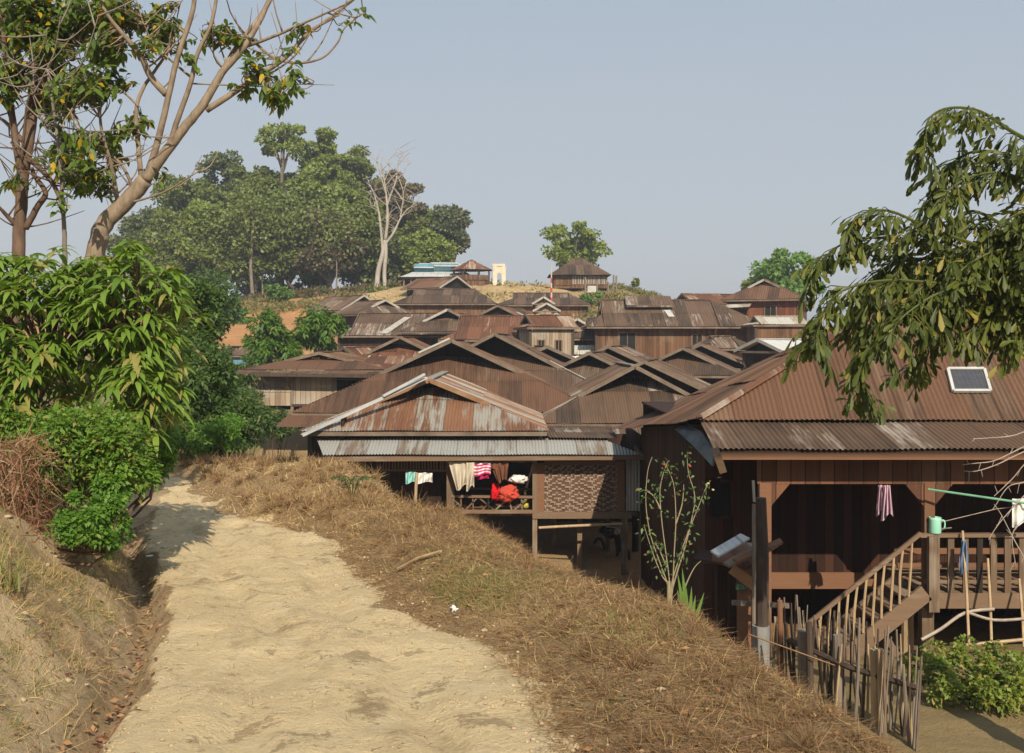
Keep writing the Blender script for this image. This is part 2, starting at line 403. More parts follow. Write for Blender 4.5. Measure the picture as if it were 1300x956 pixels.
def ground(x, y, detail=True):
    x = np.asarray(x, float); y = np.asarray(y, float)
    xl, xr = edges(y); b = zbase(y)
    tr = x-xr; tl = xl-x
    tc = np.interp(y, [0, 4, 5.9, 6.9, 8.6, 10.2, 12, 14.8, 20], [1.15, 1.05, 1.0, 1.2, 1.2, 1.15, 1.6, 2.4, 2.3])
    z = b.copy() if hasattr(b, 'copy') else b
    # path: slight crown and hollows
    inside = (tr < 0) & (tl < 0)
    rise = (.24+.05*np.sin(y*.9))*sstep(-.05, .5, tr)
    fall = np.maximum(tr-tc, 0)
    vr = b+rise+.04*np.sin(y*1.3)*sstep(0, .5, tr)-np.where(fall > 0, fall*.75+fall**2*.55, 0)
    ditchw = sstep(3.5, 5, y)*(1-sstep(11, 13, y))
    ditch = -.20*np.exp(-((tl-.16)/.10)**2)*ditchw
    bank = .62*np.clip(tl-.28, 0, 1.0)+.22*np.clip(tl-1.28, 0, 4)+.15*sstep(.3, .7, tl)*ditchw
    vl = b+bank
    z = np.where(tr > 0, vr, np.where(tl > 0, vl, b))+ditch
    fl = zfloor(x, y)
    near = 1-sstep(22, 31, y)
    zl = np.where(tl > 0, z, z)
    zr = np.maximum(zl, fl)
    zr = np.where(tr > tc+.4, np.maximum(zl, fl), zl)
    lfall = sstep(6, 16, tl)*sstep(10, 20, y)
    z = zr*(1-lfall)+np.minimum(zr, fl+.5)*lfall
    z = z*near+fl*(1-near)
    if detail:
        rough = np.where(inside, .028, .06+.07*(tl > .3))*(1-sstep(16, 30, y))
        z = z+fbm(x*2.3, y*2.3, 5, 5)*rough+fbm(x*.35, y*.35, 9, 3)*np.where(y > 22, .25, .03)
        z = z+fbm(x*6, y*5, 13, 4)*.05*(tl > .35)*(1-sstep(12, 16, y))
        z = z+np.where(inside, fbm(x*.9, y*.8, 17, 3)*.06+np.abs(fbm(x*3.2+y, y*1.6, 19, 4))*.06-.045*np.exp(-(((x-xl)/np.maximum(xr-xl, .3)-.33+.05*np.sin(y*1.7))/.07)**2)-.035*np.exp(-(((x-xl)/np.maximum(xr-xl, .3)-.70+.05*np.sin(y*1.3))/.06)**2), 0)*(1-sstep(14, 20, y))
        z = z+fbm(x*9, y*9, 3, 3)*np.where(inside, .008, .012)*(1-sstep(9, 14, y))
        cl = sstep(70, 90, y)*(1-sstep(104, 112, y)); z = z+fbm(x*.5, y*.5, 21, 4)*.45*cl
    return z
def gz(x, y): return float(ground(np.array([x]), np.array([y]))[0])

def axis(segs):
    out = []
    for a, b, s in segs:
        n = max(1, int(round((b-a)/s))); out += list(np.linspace(a, b, n, endpoint=False))
    out.append(segs[-1][1]); return np.array(out)
xs = axis([(-3000, -300, 300), (-300, -60, 12), (-60, -12, .9), (-12, -7, .16), (-7, 3.2, .05), (3.2, 8, .2), (8, 60, .9), (60, 300, 12), (300, 3000, 300)])
ys = axis([(-60, 0, 4), (0, 3, .3), (3, 13, .05), (13, 24, .12), (24, 40, .5), (40, 110, .8), (110, 200, 6), (200, 4200, 250)])
X, Y = np.meshgrid(xs, ys); Z = ground(X, Y)
nx, ny = len(xs), len(ys)
xl, xr = edges(Y)
wob = .06+fbm(X*1.4, Y*1.4, 31, 4)*.25+fbm(X*5, Y*5, 33, 3)*.12
pathm = sstep(.06, -.10, X-xr+wob)*sstep(.10, -.06, xl-X+wob*.5)*(1-sstep(24, 30, Y))
PX = np.where(Y > 1, X/np.maximum(Y, 1)*1300+650, 0)
orange = sstep(60, 72, Y)*(1-sstep(108, 116, Y))*sstep(-.35, .1, fbm(X*.12, Y*.12, 41, 4)+.25)
orange = orange*(PX < 480)
orange = np.maximum(orange, (X > 2)*(Y > 16)*(Y < 60)*.8)
pale = sstep(82, 90, Y)*(1-sstep(103, 108, Y))*(PX > 460)*(PX < 720)
bankm = ((xl-X) > 0)*(Y < 22)*1.0
greenm = np.clip(((X-xr) > 2.6)*(Y < 20)*.35 + sstep(735, 780, PX)*(Y > 85)*(Y < 112)*.8+(X < -10)*(Y > 20)*(Y < 65)*.8+(Y > 118), 0, 1)
far_plain = (Y > 118)
vv = np.stack([X.ravel(), Y.ravel(), Z.ravel()], 1)
ii, jj = np.meshgrid(np.arange(nx-1), np.arange(ny-1)); a = (jj*nx+ii).ravel()
faces = np.stack([a, a+1, a+nx+1, a+nx], 1)
pm = pathm.ravel()[faces].mean(1)
rgba = np.stack([pathm.ravel(), orange.ravel(), greenm.ravel(), np.ones(nx*ny)], 1).astype(np.float32)
rgb2 = np.stack([pale.ravel(), bankm.ravel(), pathm.ravel()*0, np.ones(nx*ny)], 1).astype(np.float32)
def ground_mat():
    m, nt, out = newmat('earth'); g = N(nt)
    tc = g.n('ShaderNodeTexCoord').outputs['Object']
    at = g.n('ShaderNodeAttribute', attribute_name='mask'); sp = g.n('ShaderNodeSeparateColor'); g.l(at.outputs['Color'], sp.inputs[0])
    at2 = g.n('ShaderNodeAttribute', attribute_name='mask2'); sp2 = g.n('ShaderNodeSeparateColor'); g.l(at2.outputs['Color'], sp2.inputs[0])
    n1 = g.noise(tc, 1.1, 5, .6); n2 = g.noise(tc, 7, 6, .65); n3 = g.noise(tc, 45, 4, .7); n4 = g.noise(g.scale(tc, (1.25, .85, 1)), 3.2, 6, .72)
    pathc = g.mix(g.mapr(n1, .3, .7), (.74, .585, .345), (.62, .475, .27))
    pathc = g.mix(g.mapr(n4, .50, .66, 0, .8), pathc, (.72, .58, .37))
    pathc = g.mix(g.mapr(g.noise(g.scale(tc, (1.4, .8, 1)), 2.1, 6, .7), .56, .66, 0, .55), pathc, (.36, .265, .15))
    pathc = g.mix(g.mapr(n2, .60, .75, 0, .5), pathc, (.33, .235, .125))
    pathc = g.mix(g.mapr(g.noise(tc, 22, 6, .8), .585, .66, 0, .5), pathc, (.30, .215, .12))
    pathc = g.mix(g.mapr(g.noise(tc, 1.9, 8, .82), .572, .592, 0, .6), pathc, (.26, .185, .105))
    pathc = g.mix(g.mapr(g.noise(g.scale(tc, (1, 1.2, 1)), 3.3, 5, .75), .66, .74, 0, .45), pathc, (.22, .16, .095))
    dry = g.mix(g.mapr(n2, .3, .7), (.38, .26, .135), (.26, .175, .09))
    dry = g.mix(g.mapr(n3, .5, .75), dry, (.38, .28, .165))
    bank = g.mix(g.mapr(n2, .35, .65), (.44, .32, .185), (.28, .195, .11))
    bank = g.mix(g.mapr(n1, .45, .6, 0, .6), bank, (.56, .44, .27))
    bank = g.mix(g.mapr(n4, .55, .68, 0, .55), bank, (.17, .17, .06))
    dry = g.mix(sp2.outputs[1], dry, bank)
    grn = g.mix(g.mapr(n2, .3, .7), (.13, .14, .05), (.22, .19, .09))
    org = g.mix(g.mapr(n1, .3, .7), (.46, .24, .11), (.36, .19, .085)); org = g.mix(g.mapr(n2, .5, .7, 0, .8), org, (.22, .125, .06))
    pal = g.mix(g.mapr(n1, .35, .65), (.46, .34, .18), (.33, .225, .11)); pal = g.mix(g.mapr(n4, .5, .65, 0, .8), pal, (.22, .17, .08))
    col = g.mix(sp.outputs[2], dry, grn); col = g.mix(sp.outputs[1], col, org); col = g.mix(sp2.outputs[0], col, pal); pmk = g.mapr(g.math('ADD', g.math('ADD', sp.outputs[0], g.math('MULTIPLY', g.math('SUBTRACT', n2, .5), .9)), g.math('MULTIPLY', g.math('SUBTRACT', n3, .5), .8)), .38, .58)
    col = g.mix(pmk, col, pathc)
    hh = g.math('ADD', g.math('ADD', g.math('MULTIPLY', n2, .7), g.math('MULTIPLY', n3, .5)), g.math('MULTIPLY', g.noise(tc, 18, 8, .8), .8))
    g.bsdf(out, col, .93, bump=hh, bstr=.9, bdist=.05, spec=.1)
    return m
M['earth'] = ground_mat()
def sub_sheet(name, sel, label=None):
    fs = faces[sel]; used = np.unique(fs); remap = np.full(len(vv), -1); remap[used] = np.arange(len(used))
    me = npmesh(name, vv[used], remap[fs], smooth=True)
    for nm, dat in (('mask', rgba), ('mask2', rgb2)):
        c = me.color_attributes.new(name=nm, type='FLOAT_COLOR', domain='POINT'); c.data.foreach_set('color', dat[used].ravel())
    o = link(name, me, 'earth'); o['kind'] = 'structure'; return o
sub_sheet('ground', pm < .5); sub_sheet('dirt_path', pm >= .5)

# ------------------------------------------------------------------ houses
def T(origin, yaw):
    R = Matrix.Rotation(math.radians(yaw), 3, 'Z'); o = V(origin)
    return lambda x, y, z: o+R@V((x, y, z))
def house(label, apex, D, w, h, L, yaw=0, dv=0., rise=0., r=1., mat='roof_dark', wall='wood_dark', wall_h=2.6, inset=.5,
          back=0., barge='barge', barge_r=None, skirt=None, cat='house', group='timber houses with corrugated roofs', wins=(), nowall=False,
          name='timber_house', pitch=.076, gable='gable_shade', ridge=True, shift=0.):
    """gable-and-hip roof; local +y runs back along the ridge, eave front at y=0"""
    A = P(apex[0], apex[1], D); yr = math.radians(yaw)
    R = Matrix.Rotation(yr, 3, 'Z'); org = A-R@V((0, dv, h)); t = T(org, yaw)
    g0 = gz(org.x, org.y)
    base = empty(name, (A.x, A.y, min(g0, org.z-1.5)), label, cat, group)
    hx = w*(1-rise/h) if dv > 0 else w   # half width where the verge starts
    fine = D < 36; pt = pitch if D < 48 else .15; am = .011 if D < 48 else .014; sg = 6 if fine else 4
    mb = MB(); Lb = L-back
    bx = 0. if back > 0 else None
    for sx in (-1, 1):
        ex, ez = sx*w, 0
        if dv > 0: corrugate(mb, [t(sx*w, 0, 0), t(sx*hx, dv, rise), t(sx*w, dv, 0)], R@V((0, 1, 0)), pt, am, seg=sg)
        corrugate(mb, [t(sx*w, dv, 0), t(0, dv, h), t(0, Lb, h), t(sx*w, Lb, 0)], R@V((0, 1, 0)), pt, am, seg=sg)
        if back > 0: corrugate(mb, [t(sx*w, Lb, 0), t(0, Lb, h), t(sx*w, L, 0)], R@V((0, 1, 0)), pt, am, seg=sg)
    if dv > 0:
        k = (dv+r)/dv; xt = max(w-(w-hx)*k, .05)
        corrugate(mb, [t(-w, 0, 0), t(w, 0, 0), t(xt, dv+r, rise*k), t(-xt, dv+r, rise*k)], R@V((1, 0, 0)), pt, am, seg=sg)
    if back > 0: corrugate(mb, [t(-w, L, 0), t(w, L, 0), t(0, Lb, h)], R@V((1, 0, 0)), pt, am, seg=sg)
    roof = mb.build('roof', mat, base, smooth=False)
    if skirt:
        sd, dr, ov = skirt; s = MB()
        corrugate(s, [t(-w-ov, -sd, -dr-.06), t(w+ov, -sd, -dr-.06), t(w+ov*.3, .12, -.05), t(-w-ov*.3, .12, -.05)], R@V((1, 0, 0)), pt, am, seg=sg)
        s.build('lower_roof', skirt_mat if False else mat, base)
    # gable wall
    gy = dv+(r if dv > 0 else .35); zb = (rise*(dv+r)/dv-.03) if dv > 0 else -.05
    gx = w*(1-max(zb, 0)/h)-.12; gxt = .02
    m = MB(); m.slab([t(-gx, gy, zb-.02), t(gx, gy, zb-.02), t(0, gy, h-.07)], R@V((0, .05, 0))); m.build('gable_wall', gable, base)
    # barge boards
    bw = .12 if D < 45 else .14
    for sx, bm in ((-1, barge), (1, barge_r or barge)):
        m = MB(); a = t(sx*(hx+.03), dv-.04, (rise if dv > 0 else 0)-.04); b = t(0, dv-.04, h-.01); m.beam(a, b, .035, bw, up=R@V((0, -1, 0)).cross((b-a)).normalized() if False else (0, 0, 1)); m.build('barge_board', bm, base)
    if ridge:
        m = MB(); m.beam(t(0, dv-.05, h+.025), t(0, Lb, h+.025), .22, .035); m.build('ridge_cap', mat, roof)
    # eave boards
    m = MB(); m.beam(t(-w+.02, .03, -.07), t(w-.02, .03, -.07), .03, .10)
    for sx in (-1, 1): m.beam(t(sx*(w-.04), 0.05, -.07), t(sx*(w-.04), L-.05, -.07), .03, .10)
    m.build('fascia', 'barge', base)
    # walls
    if not nowall:
        ww = w-inset; y0 = inset if dv > 0 else .4; y1 = L-inset; zt = -.06+min(inset*h/w*.6, .25)
        m = MB(); zb2 = -wall_h
        c = [(-ww, y0), (ww, y0), (ww, y1), (-ww, y1)]
        for i in range(4):
            p, q = c[i], c[(i+1) % 4]
            m.slab([t(p[0], p[1], zb2), t(q[0], q[1], zb2), t(q[0], q[1], zt), t(p[0], p[1], zt)], R@V(((0, .06, 0), (-.06, 0, 0), (0, -.06, 0), (.06, 0, 0))[i]))
        m.build('wall', wall, base)
        # corner posts
        for (cx, cy) in c:
            q = t(cx*1.0, cy, 0); bz = min(gz(q.x, q.y)-.3, org.z-wall_h)
            m = MB(); m.beam((q.x, q.y, bz), t(cx, cy, zt-.02), .14, .14); m.build('post', 'post_dark', base)
        for side, u, z, a, b in wins:
            if side == 'f': pos = lambda du, dz, dd: t(u+du, y0-.012-dd, -z+dz)
            elif side == 'r': pos = lambda du, dz, dd: t(ww+.012+dd, u+du, -z+dz)
            else: pos = lambda du, dz, dd: t(-ww-.012-dd, u+du, -z+dz)
            m = MB()
            for (p, q, ww_) in (((-a/2, -b/2), (a/2, -b/2), .07), ((-a/2, b/2), (a/2, b/2), .07), ((-a/2, -b/2), (-a/2, b/2), .07), ((a/2, -b/2), (a/2, b/2), .07), ((0, -b/2), (0, b/2), .04)):
                m.beam(pos(p[0], p[1], .02), pos(q[0], q[1], .02), ww_, .05)
            f = m.build('window', 'beam_v', base)
            m = MB(); m.poly([pos(-a/2, -b/2, 0), pos(a/2, -b/2, 0), pos(a/2, b/2, 0), pos(-a/2, b/2, 0)]); m.build('pane', 'black', f)
    base['_t'] = 0; del base['_t']
    return base, t, R
HS = {}
def hs(key, *a, **k): HS[key] = house(*a, **k)
# B2 the big one behind the shed
hs('b2', 'big brown roof with a dark open gable right behind the patchy rust and zinc roof', (573, 432), 33, 4.75, 2.2, 9.5, 0, 2.0, 1.15, .9, 'roof_dark2' if False else 'roof_red', skirt=(.9, .30, .25), barge='barge', wall_h=3)
hs('b3', 'long brown roof with a pale strip on its right slope, behind the big dark gable', (628, 424), 38, 4.3, 2.2, 9, -4, 1.8, .95, .8, 'roof_dark', wall_h=2.6, skirt=(1.1, .32, .4))
hs('b7', 'low brown corrugated roof with a black gable, touching the largest right hand roof', (806, 465), 31, 3.1, 1.62, 6.5, 0, 1.4, .74, 1., 'roof_brown', wall_h=3, skirt=(1.0, .3, .5))
hs('b6', 'small roof with a black triangular gable just below the pale awning', (748, 448), 38.5, 2.9, 1.35, 5.5, -12, 1.2, .62, .8, 'roof_dark', wall_h=2.5)
hs('b8', 'brown roof slope with a pale verge, second behind the small black gable', (772, 440), 43, 2.6, 1.2, 5.5, -14, 0, 0, .6, 'roof_brown', wall_h=2.5)
hs('b9', 'dark roof slope tucked directly behind the low corrugated roof by the veranda house', (818, 459), 35, 3.2, 1.5, 6, -12, 0, 0, .6, 'roof_brown', wall_h=2.8)
hs('b10', 'small roof with a dark gable in front of the long timber building with windows', (867, 442), 43, 2.35, 1.1, 5, -14, .9, .45, .7, 'roof_dark', wall_h=2.4)
hs('b11', 'reddish brown roof slope right of the small dark gable below the long timber building', (890, 437), 48, 2.5, 1.1, 5, -18, 0, 0, .6, 'roof_red', wall_h=2.4)
hs('b12', 'rusty roof with bright vertical streaks and a pale gable, behind the weathered plank house', (508, 428), 44, 3.0, 1.42, 7, 0, 1.5, .72, .8, 'roof_rust', wall_h=2.4, gable='wood_pale')
hs('b14', 'long low brown roof with a pale crossing strip, right of the round green trees', (457, 398), 62, 3.1, 1.35, 9.6, -93, 1.2, .5, .6, 'roof_brown', back=2.0, wall_h=2.0, wall='wood_dark')
hs('b14b', 'white edged gable with a pale patch, at the right end of the long low roof', (568, 393), 60, 2.7, 1.3, 4.5, 0, 1.6, .62, .6, 'roof_brown', barge='barge_white', barge_r='barge', wall_h=2.0, skirt=(.4, .12, .1))
hs('b15', 'small brown roof with one white verge, leftmost of the roofs under the wooded hill', (462, 375), 80, 2.4, 1.2, 4.3, 52, 0, 0, .5, 'roof_brown', barge='barge_white', wall_h=2)
hs('b16', 'roof with small white edged gablet, second from the left under the wooded hill', (489, 381), 74, 2.4, 1.05, 4.8, 38, 1.0, .55, .5, 'roof_brown', barge='barge_white', wall_h=2)
hs('b17', 'long dark roof with small black gablet at its left end, below the white roofed hall', (527, 367), 84, 3.0, 1.3, 8.4, -91, 1.6, .8, .6, 'roof_dark', back=1.9, wall_h=2.2, wall='wood_brown')
hs('b18', 'reddish roof with pale edged gable directly in front of the white roofed hall', (580, 351), 91, 2.2, 1.05, 5, 50, 0, 0, .5, 'roof_red', barge='barge_white', wall_h=2)
hs('b19', 'long brown roof below the sandy cliff, crossed by the red and white mast', (652, 372), 88, 2.9, 1.12, 8.0, -91, 1.5, .62, .6, 'roof_brown', back=1.8, wall_h=2.0, wall='wood_brown')
hs('b21', 'reddish brown roof with a white strip, sloping right in the middle of the village', (632, 388), 67, 3.2, 1.5, 6, -16, 0, 0, .6, 'roof_red', wall_h=2)
hs('b28', 'tan roof patched with pale sheets, mid village, above the big dark gable', (585, 401), 56, 3.0, 1.3, 6.5, -93, .9, .4, .5, 'roof_rust', back=1.2, wall_h=1.9, wall='wood_pale')
hs('b22', 'brown roof over the pale metal awning, left of the long timber building', (745, 404), 63, 2.9, 1.25, 6.2, -96, 1.2, .55, .6, 'roof_brown', wall_h=2.4)
hs('b20', 'narrow two storey weathered house with a little rusty red roof in mid village', (668, 400), 52, 1.45, .62, 2.7, -76, .35, .15, .4, 'roof_rust', wall_h=2.1, wall='wood_pale', inset=.25, wins=(('r', .8, 1.0, .35, .7), ('r', 1.7, 1.0, .35, .7)))
hs('b23', 'long two storey timber building with shuttered windows and a black gable on its left', (762, 381), 61, 3.35, 1.62, 10.4, -91, 1.0, .75, .7, 'roof_brown', back=2.9, wall_h=2.3, wall='wood_brown', inset=.6,
   wins=(('r', 2.35, .85, .95, 1.0), ('r', 6.3, .85, .6, .8)))
hs('b24', 'light striped rusty roof on a small house just above the long timber building', (866, 373), 74, 2.0, .8, 4.2, -76, 0, 0, .4, 'roof_rust', wall_h=1.9, wall='wood_brown', barge='barge')
hs('b25', 'red brown plank house with a window below the round green tree, far right', (970, 355), 68, 2.75, 1.35, 5.5, -22, 1.1, .85, .6, 'roof_red', wall_h=2.4, wall='wood_red', barge='barge_white', barge_r='barge', wins=(('f', .5, .9, .75, .95),))
hs('b26', 'low shed with a pale weathered metal roof in front of the red brown plank house', (958, 402), 56, 1.5, .45, 3.0, -92, .4, .12, .4, 'roof_pale', wall_h=1.6, wall='wood_brown', name='small_shed', cat='shed', inset=.2)
hs('b27', 'small grey brown hipped roof right below the windows of the long timber building', (903, 427), 52, 1.6, .6, 2.8, -85, .8, .5, .3, 'roof_brown', back=1.0, wall_h=1.6, name='small_shed', cat='shed', inset=.2)
hs('b29', 'shed roof of loose white and rusty sheets above the lane side of the veranda house', (962, 431), 46, 1.5, .5, 2.6, -60, 0, 0, .4, 'roof_white', wall_h=1.4, name='small_shed', cat='shed', inset=.2, barge='barge_white')
hs('b30', 'small low roof between the weathered plank house and the long low roof', (437, 441), 47, 1.5, .5, 3.0, -60, 0, 0, .4, 'roof_rust', wall_h=1.6, name='small_shed', cat='shed', inset=.2)
hs('b31', 'blue walled hut half hidden left of the round green trees', (285, 440), 62, 1.6, .5, 3.2, -90, .4, .12, .4, 'roof_brown', wall_h=2.2, wall=M['blue_wall'], name='small_shed', cat='hut', inset=.25)
hs('b32', 'brown roof low between the narrow weathered house and the black gable under the awning', (694, 440), 45, 3.0, 1.3, 5, 6, 1.2, .5, .6, 'roof_dark', wall_h=2.2)
# little dormer-like roofs
sm = []
for i, (ax, D, lab, bg) in enumerate(((( 690, 377), 79, 'little white edged gable, upper of the two in line below the red and white mast', 'barge_white'),
        ((694, 385), 76, 'little white edged gable, lower of the two in line below the red and white mast', 'barge_white'),
        ((706, 398), 68, 'little gable, leftmost of the three in a row above the pale awning', 'barge_white'),
        ((720, 401), 66, 'little gable, middle one of the three in a row above the pale awning', 'barge_white'),
        ((733, 405), 64.5, 'little gable, rightmost of the three in a row above the pale awning', 'barge_white'))):
    hs('s%d' % i, lab, ax, D, (.85, 1.0, .7, .8, .95)[i], (.5, .55, .4, .45, .5)[i], 1.8, 0, 0, 0, .3, 'roof_brown', barge=bg, wall_h=1.5, inset=.12, name='small_gabled_hut', cat='hut', group='little gabled huts in the village centre', gable='wood_pale', wall='wood_pale')

# extras on houses
def part(key, pname, mat, fn, **k):
    base, t, R = HS[key]; m = MB(); fn(m, t, R); return m.build(pname, mat, base, **k)
part('b2', 'flashing', 'flash_white', lambda m, t, R: m.beam(t(-1.05, 1.96, 1.80), t(-.05, 1.96, 2.26), .10, .06))
part('b3', 'pale_strip', 'flash_white', lambda m, t, R: m.slab([t(2.05, 2.0, 2.2*(1-2.05/4.3)+.05), t(3.5, 2.0, 2.2*(1-3.5/4.3)+.05), t(3.5, 2.14, 2.2*(1-3.5/4.3)+.05), t(2.05, 2.14, 2.2*(1-2.05/4.3)+.05)], (0, 0, .02)))
part('b21', 'pale_strip', 'flash_white', lambda m, t, R: m.slab([t(1.0, .9, 1.5*(1-1.0/3.2)+.05), t(2.6, .9, 1.5*(1-2.6/3.2)+.05), t(2.6, 1.35, 1.5*(1-2.6/3.2)+.05), t(1.0, 1.35, 1.5*(1-1.0/3.2)+.05)], (0, 0, .02)))
part('b14', 'pale_sheet', 'barge_white', lambda m, t, R: m.slab([t(.7, 4.0, 1.35*(1-.7/3.1)+.05), t(2.95, 2.9, 1.35*(1-2.95/3.1)+.05), t(2.95, 3.4, 1.35*(1-2.95/3.1)+.05), t(.7, 4.4, 1.35*(1-.7/3.1)+.05)], (0, 0, .02)))
part('b14b', 'pale_sheet', 'barge_white', lambda m, t, R: m.slab([t(.95, 1.3, .62*1.3/1.6+.05), t(1.9, .2, .62*.2/1.6+.05), t(2.35, .2, .62*.2/1.6+.05), t(1.35, 1.3, .62*1.3/1.6+.05)], (0, 0, .02)))
part('b23', 'raised_ridge_roof', 'roof_brown', lambda m, t, R: (corrugate(m, [t(1.5, 2.4, 1.25), t(1.5, 5.2, 1.25), t(-.1, 5.2, 1.86), t(-.1, 2.4, 1.86)], R@V((0, 1, 0)), .15, .014), m.beam(t(1.5, 2.4, 1.2), t(1.5, 5.2, 1.2), .05, .1)))
part('b23', 'roof_light', 'flash_white', lambda m, t, R: m.slab([t(1.45, 4.6, 1.62*(1-1.45/3.35)+.05), t(2.25, 4.75, 1.62*(1-2.25/3.35)+.05), t(2.25, 5.1, 1.62*(1-2.25/3.35)+.05), t(1.45, 4.95, 1.62*(1-1.45/3.35)+.05)], (0, 0, .02)))
part('b22', 'awning', 'roof_pale', lambda m, t, R: corrugate(m, [t(4.3, -.6, -.95), t(4.3, 2.6, -.75), t(3.0, 2.0, -.25), t(3.0, -.3, -.4)], R@V((0, 1, 0)), .15, .014))
part('b25', 'door_canopy', 'roof_pale', lambda m, t, R: m.slab([t(-2.3, -.5, -.55), t(-.7, -.5, -.5), t(-.7, .6, -.2), t(-2.3, .6, -.25)], (0, 0, .05)))
part('b25', 'door', 'black', lambda m, t, R: m.box2(t(-1.7, .35, -2.3), t(-1.0, .45, -.65)))
part('b25', 'balcony_rail', 'barge_white', lambda m, t, R: (m.beam(t(-1.2, .1, -1.75), t(2.4, .1, -1.75), .05, .12), m.beam(t(2.4, .1, -1.75), t(2.4, .1, -2.6), .08, .08)))
part('b12', 'pale_strip', 'barge_white', lambda m, t, R: [m.slab([t(x0, .1, .05), t(x0+.1, .1, .05), t(x0+.28, 1.2, .62), t(x0+.2, 1.2, .62)], (0, 0, .015)) for x0 in (-1.5, -1.05, -.1, .4)])

# ------------------------------------------------------------------ generic bilinear corrugated patch
def patch(mb, p00, p10, p11, p01, pitch=.076, amp=.011, course=1.8, seg=6, sag=.012):
    p00, p10, p11, p01 = map(V, (p00, p10, p11, p01))
    ul = (p10-p00).length; vl = ((p01-p00).length+(p11-p10).length)/2
    nu = int(ul/pitch*seg); nc = max(1, round(vl/course)); uo = random.uniform(0, 30); vo = random.randint(0, 9)*1.8
    n = (p10-p00).cross(p01-p00).normalized()
    if n.z < 0: n = -n
    fdir = (p01-p00).normalized()
    for c in range(nc):
        v0, v1 = c/nc, (c+1)/nc
        for i in range(nu+1):
            u = i/nu; w = amp*math.sin(2*math.pi*u*ul/pitch); jl = abs(.02*math.sin((int((u*ul+uo)/.72)*12.99+c)*43.7))
            b = len(mb.v)
            for j in range(3):
                v = v0+(v1-v0+.02)*j/2
                q = (p00*(1-u)+p10*u)*(1-v)+(p01*(1-u)+p11*u)*v
                q = q+n*(w+.016*(1-j/2)+sag*math.sin(u*ul*1.3+v*4+uo)+.012*math.sin(int((u*ul+uo)/.72)*7.1+c*3))
                if j == 0: q = q-fdir*jl
                mb.v.append(tuple(q)); mb.uv.append((u*ul+uo, v*vl/ (vl/nc) *1.8+vo if False else c*1.8+(j/2)*1.79+vo))
            if i: 
                for j in range(2): mb.f.append((b-3+j, b+j, b+j+1, b-3+j+1))
    return mb

# ------------------------------------------------------------------ the veranda shed (B1)
shed, tS, RS_ = house('timber house on posts with patchy rust and zinc roof, woven panel and washing', (545, 482), 26.5, 3.02, 1.2, 8, 0, 1.5, .6, .85,
                  'roof_patchy', barge='barge_rust', nowall=True)
m = MB(); corrugate(m, [P(410, 578, 24.3), P(817, 575.5, 24.3), P(764, 556, 25.3), P(402, 556, 25.3)], (1, 0, 0), .076, .011, seg=6); m.build('veranda_roof', 'roof_zinc', shed)
m = MB(); m.beam(P(383, 553, 24.7), P(541, 481, 26.3)+V((0, 0, .03)), .17, .05); m.build('hip_flashing', 'flash_white', shed)
m = MB(); m.beam(P(486, 508, 25.6)+V((0, 0, .10)), P(539, 480, 26.1)+V((0, 0, .10)), .09, .05); m.build('hip_flashing', 'flash_white', shed)
m = MB(); m.beam(P(415, 582.5, 24.4), P(820, 580, 24.4), .05, .13); m.beam(P(815, 580, 24.45), P(806, 567, 25.4), .05, .13); m.build('fascia', 'beam', shed)
DS = 24.9
def pb(m, x0, y0, x1, y1, D, th): # board seen square-on between pixel corners
    a = P(x0, y0, D); b = P(x1, y1, D); m.box2((a.x, D, a.z), (b.x, D+th, b.z)); return m
for (x0, x1, y0, y1, D) in ((567, 577, 585, 662, DS), (676, 682, 585, 720, DS), (789, 797, 648, 730, DS), (733, 739, 655, 735, DS+.6), (813, 818, 583, 665, DS+.1), (803, 811, 655, 735, DS+2.4), (769, 774, 655, 720, DS+2.4), (700, 706, 655, 720, DS+2.2)):
    pb(MB(), x0, y0, x1, y1, D, .12).build('post', 'beam_v', shed)
m = MB(); pb(m, 682, 588, 691, 652, DS+.01, .05); pb(m, 783, 586, 793, 652, DS+.01, .05); pb(m, 691, 585, 783, 590, DS+.012, .05); m.build('panel_frame', 'beam_red', shed)
pb(MB(), 676, 650, 802, 658.5, DS-.04, .07).build('floor_beam', 'beam', shed)
pb(MB(), 577, 647.5, 680, 652, DS-.03, .07).build('floor_beam', 'beam', shed)
# woven panel: real strips in a zigzag twill
a = P(689, 588.5, DS); b = P(784, 651, DS); nx_, nz_ = 40, 26
m = MB(); m2 = MB(); cw = (b.x-a.x)/nx_; ch = (a.z-b.z)/nz_
m2.box2((a.x, DS+.05, b.z), (b.x, DS+.06, a.z))
for j in range(nz_):
    for i in range(nx_):
        ph = abs(((i+(j//9)*5) % 12)-6)//2; k = (j+ph) % 3
        cx = a.x+(i+.5)*cw; cz = a.z-(j+.5)*ch
        if k == 0: m.box((cx, DS+.03, cz), (cw*1.02, .010, ch*.82))
        elif k == 1 and (i+j) % 3 == 0: m.box((cx, DS+.036, cz), (cw*.6, .006, ch*1.1))
m.build('woven_panel', plain_mat('woven', (.33, .25, .185), (.21, .15, .105), 9), shed); m2.build('panel_backing', plain_mat('woven_dark', (.12, .065, .04), (.08, .042, .028), 8), shed)
m = MB(); c0 = P(795, 584, DS); c1 = P(812, 648, DS); corrugate(m, [(c0.x, DS-.01, c1.z), (c1.x, DS-.01, c1.z), (c1.x, DS, c0.z), (c0.x, DS, c0.z)], (1, 0, 0), .076, .01, course=3, seg=6); m.build('tin_sheet', 'roof_zinc', shed)
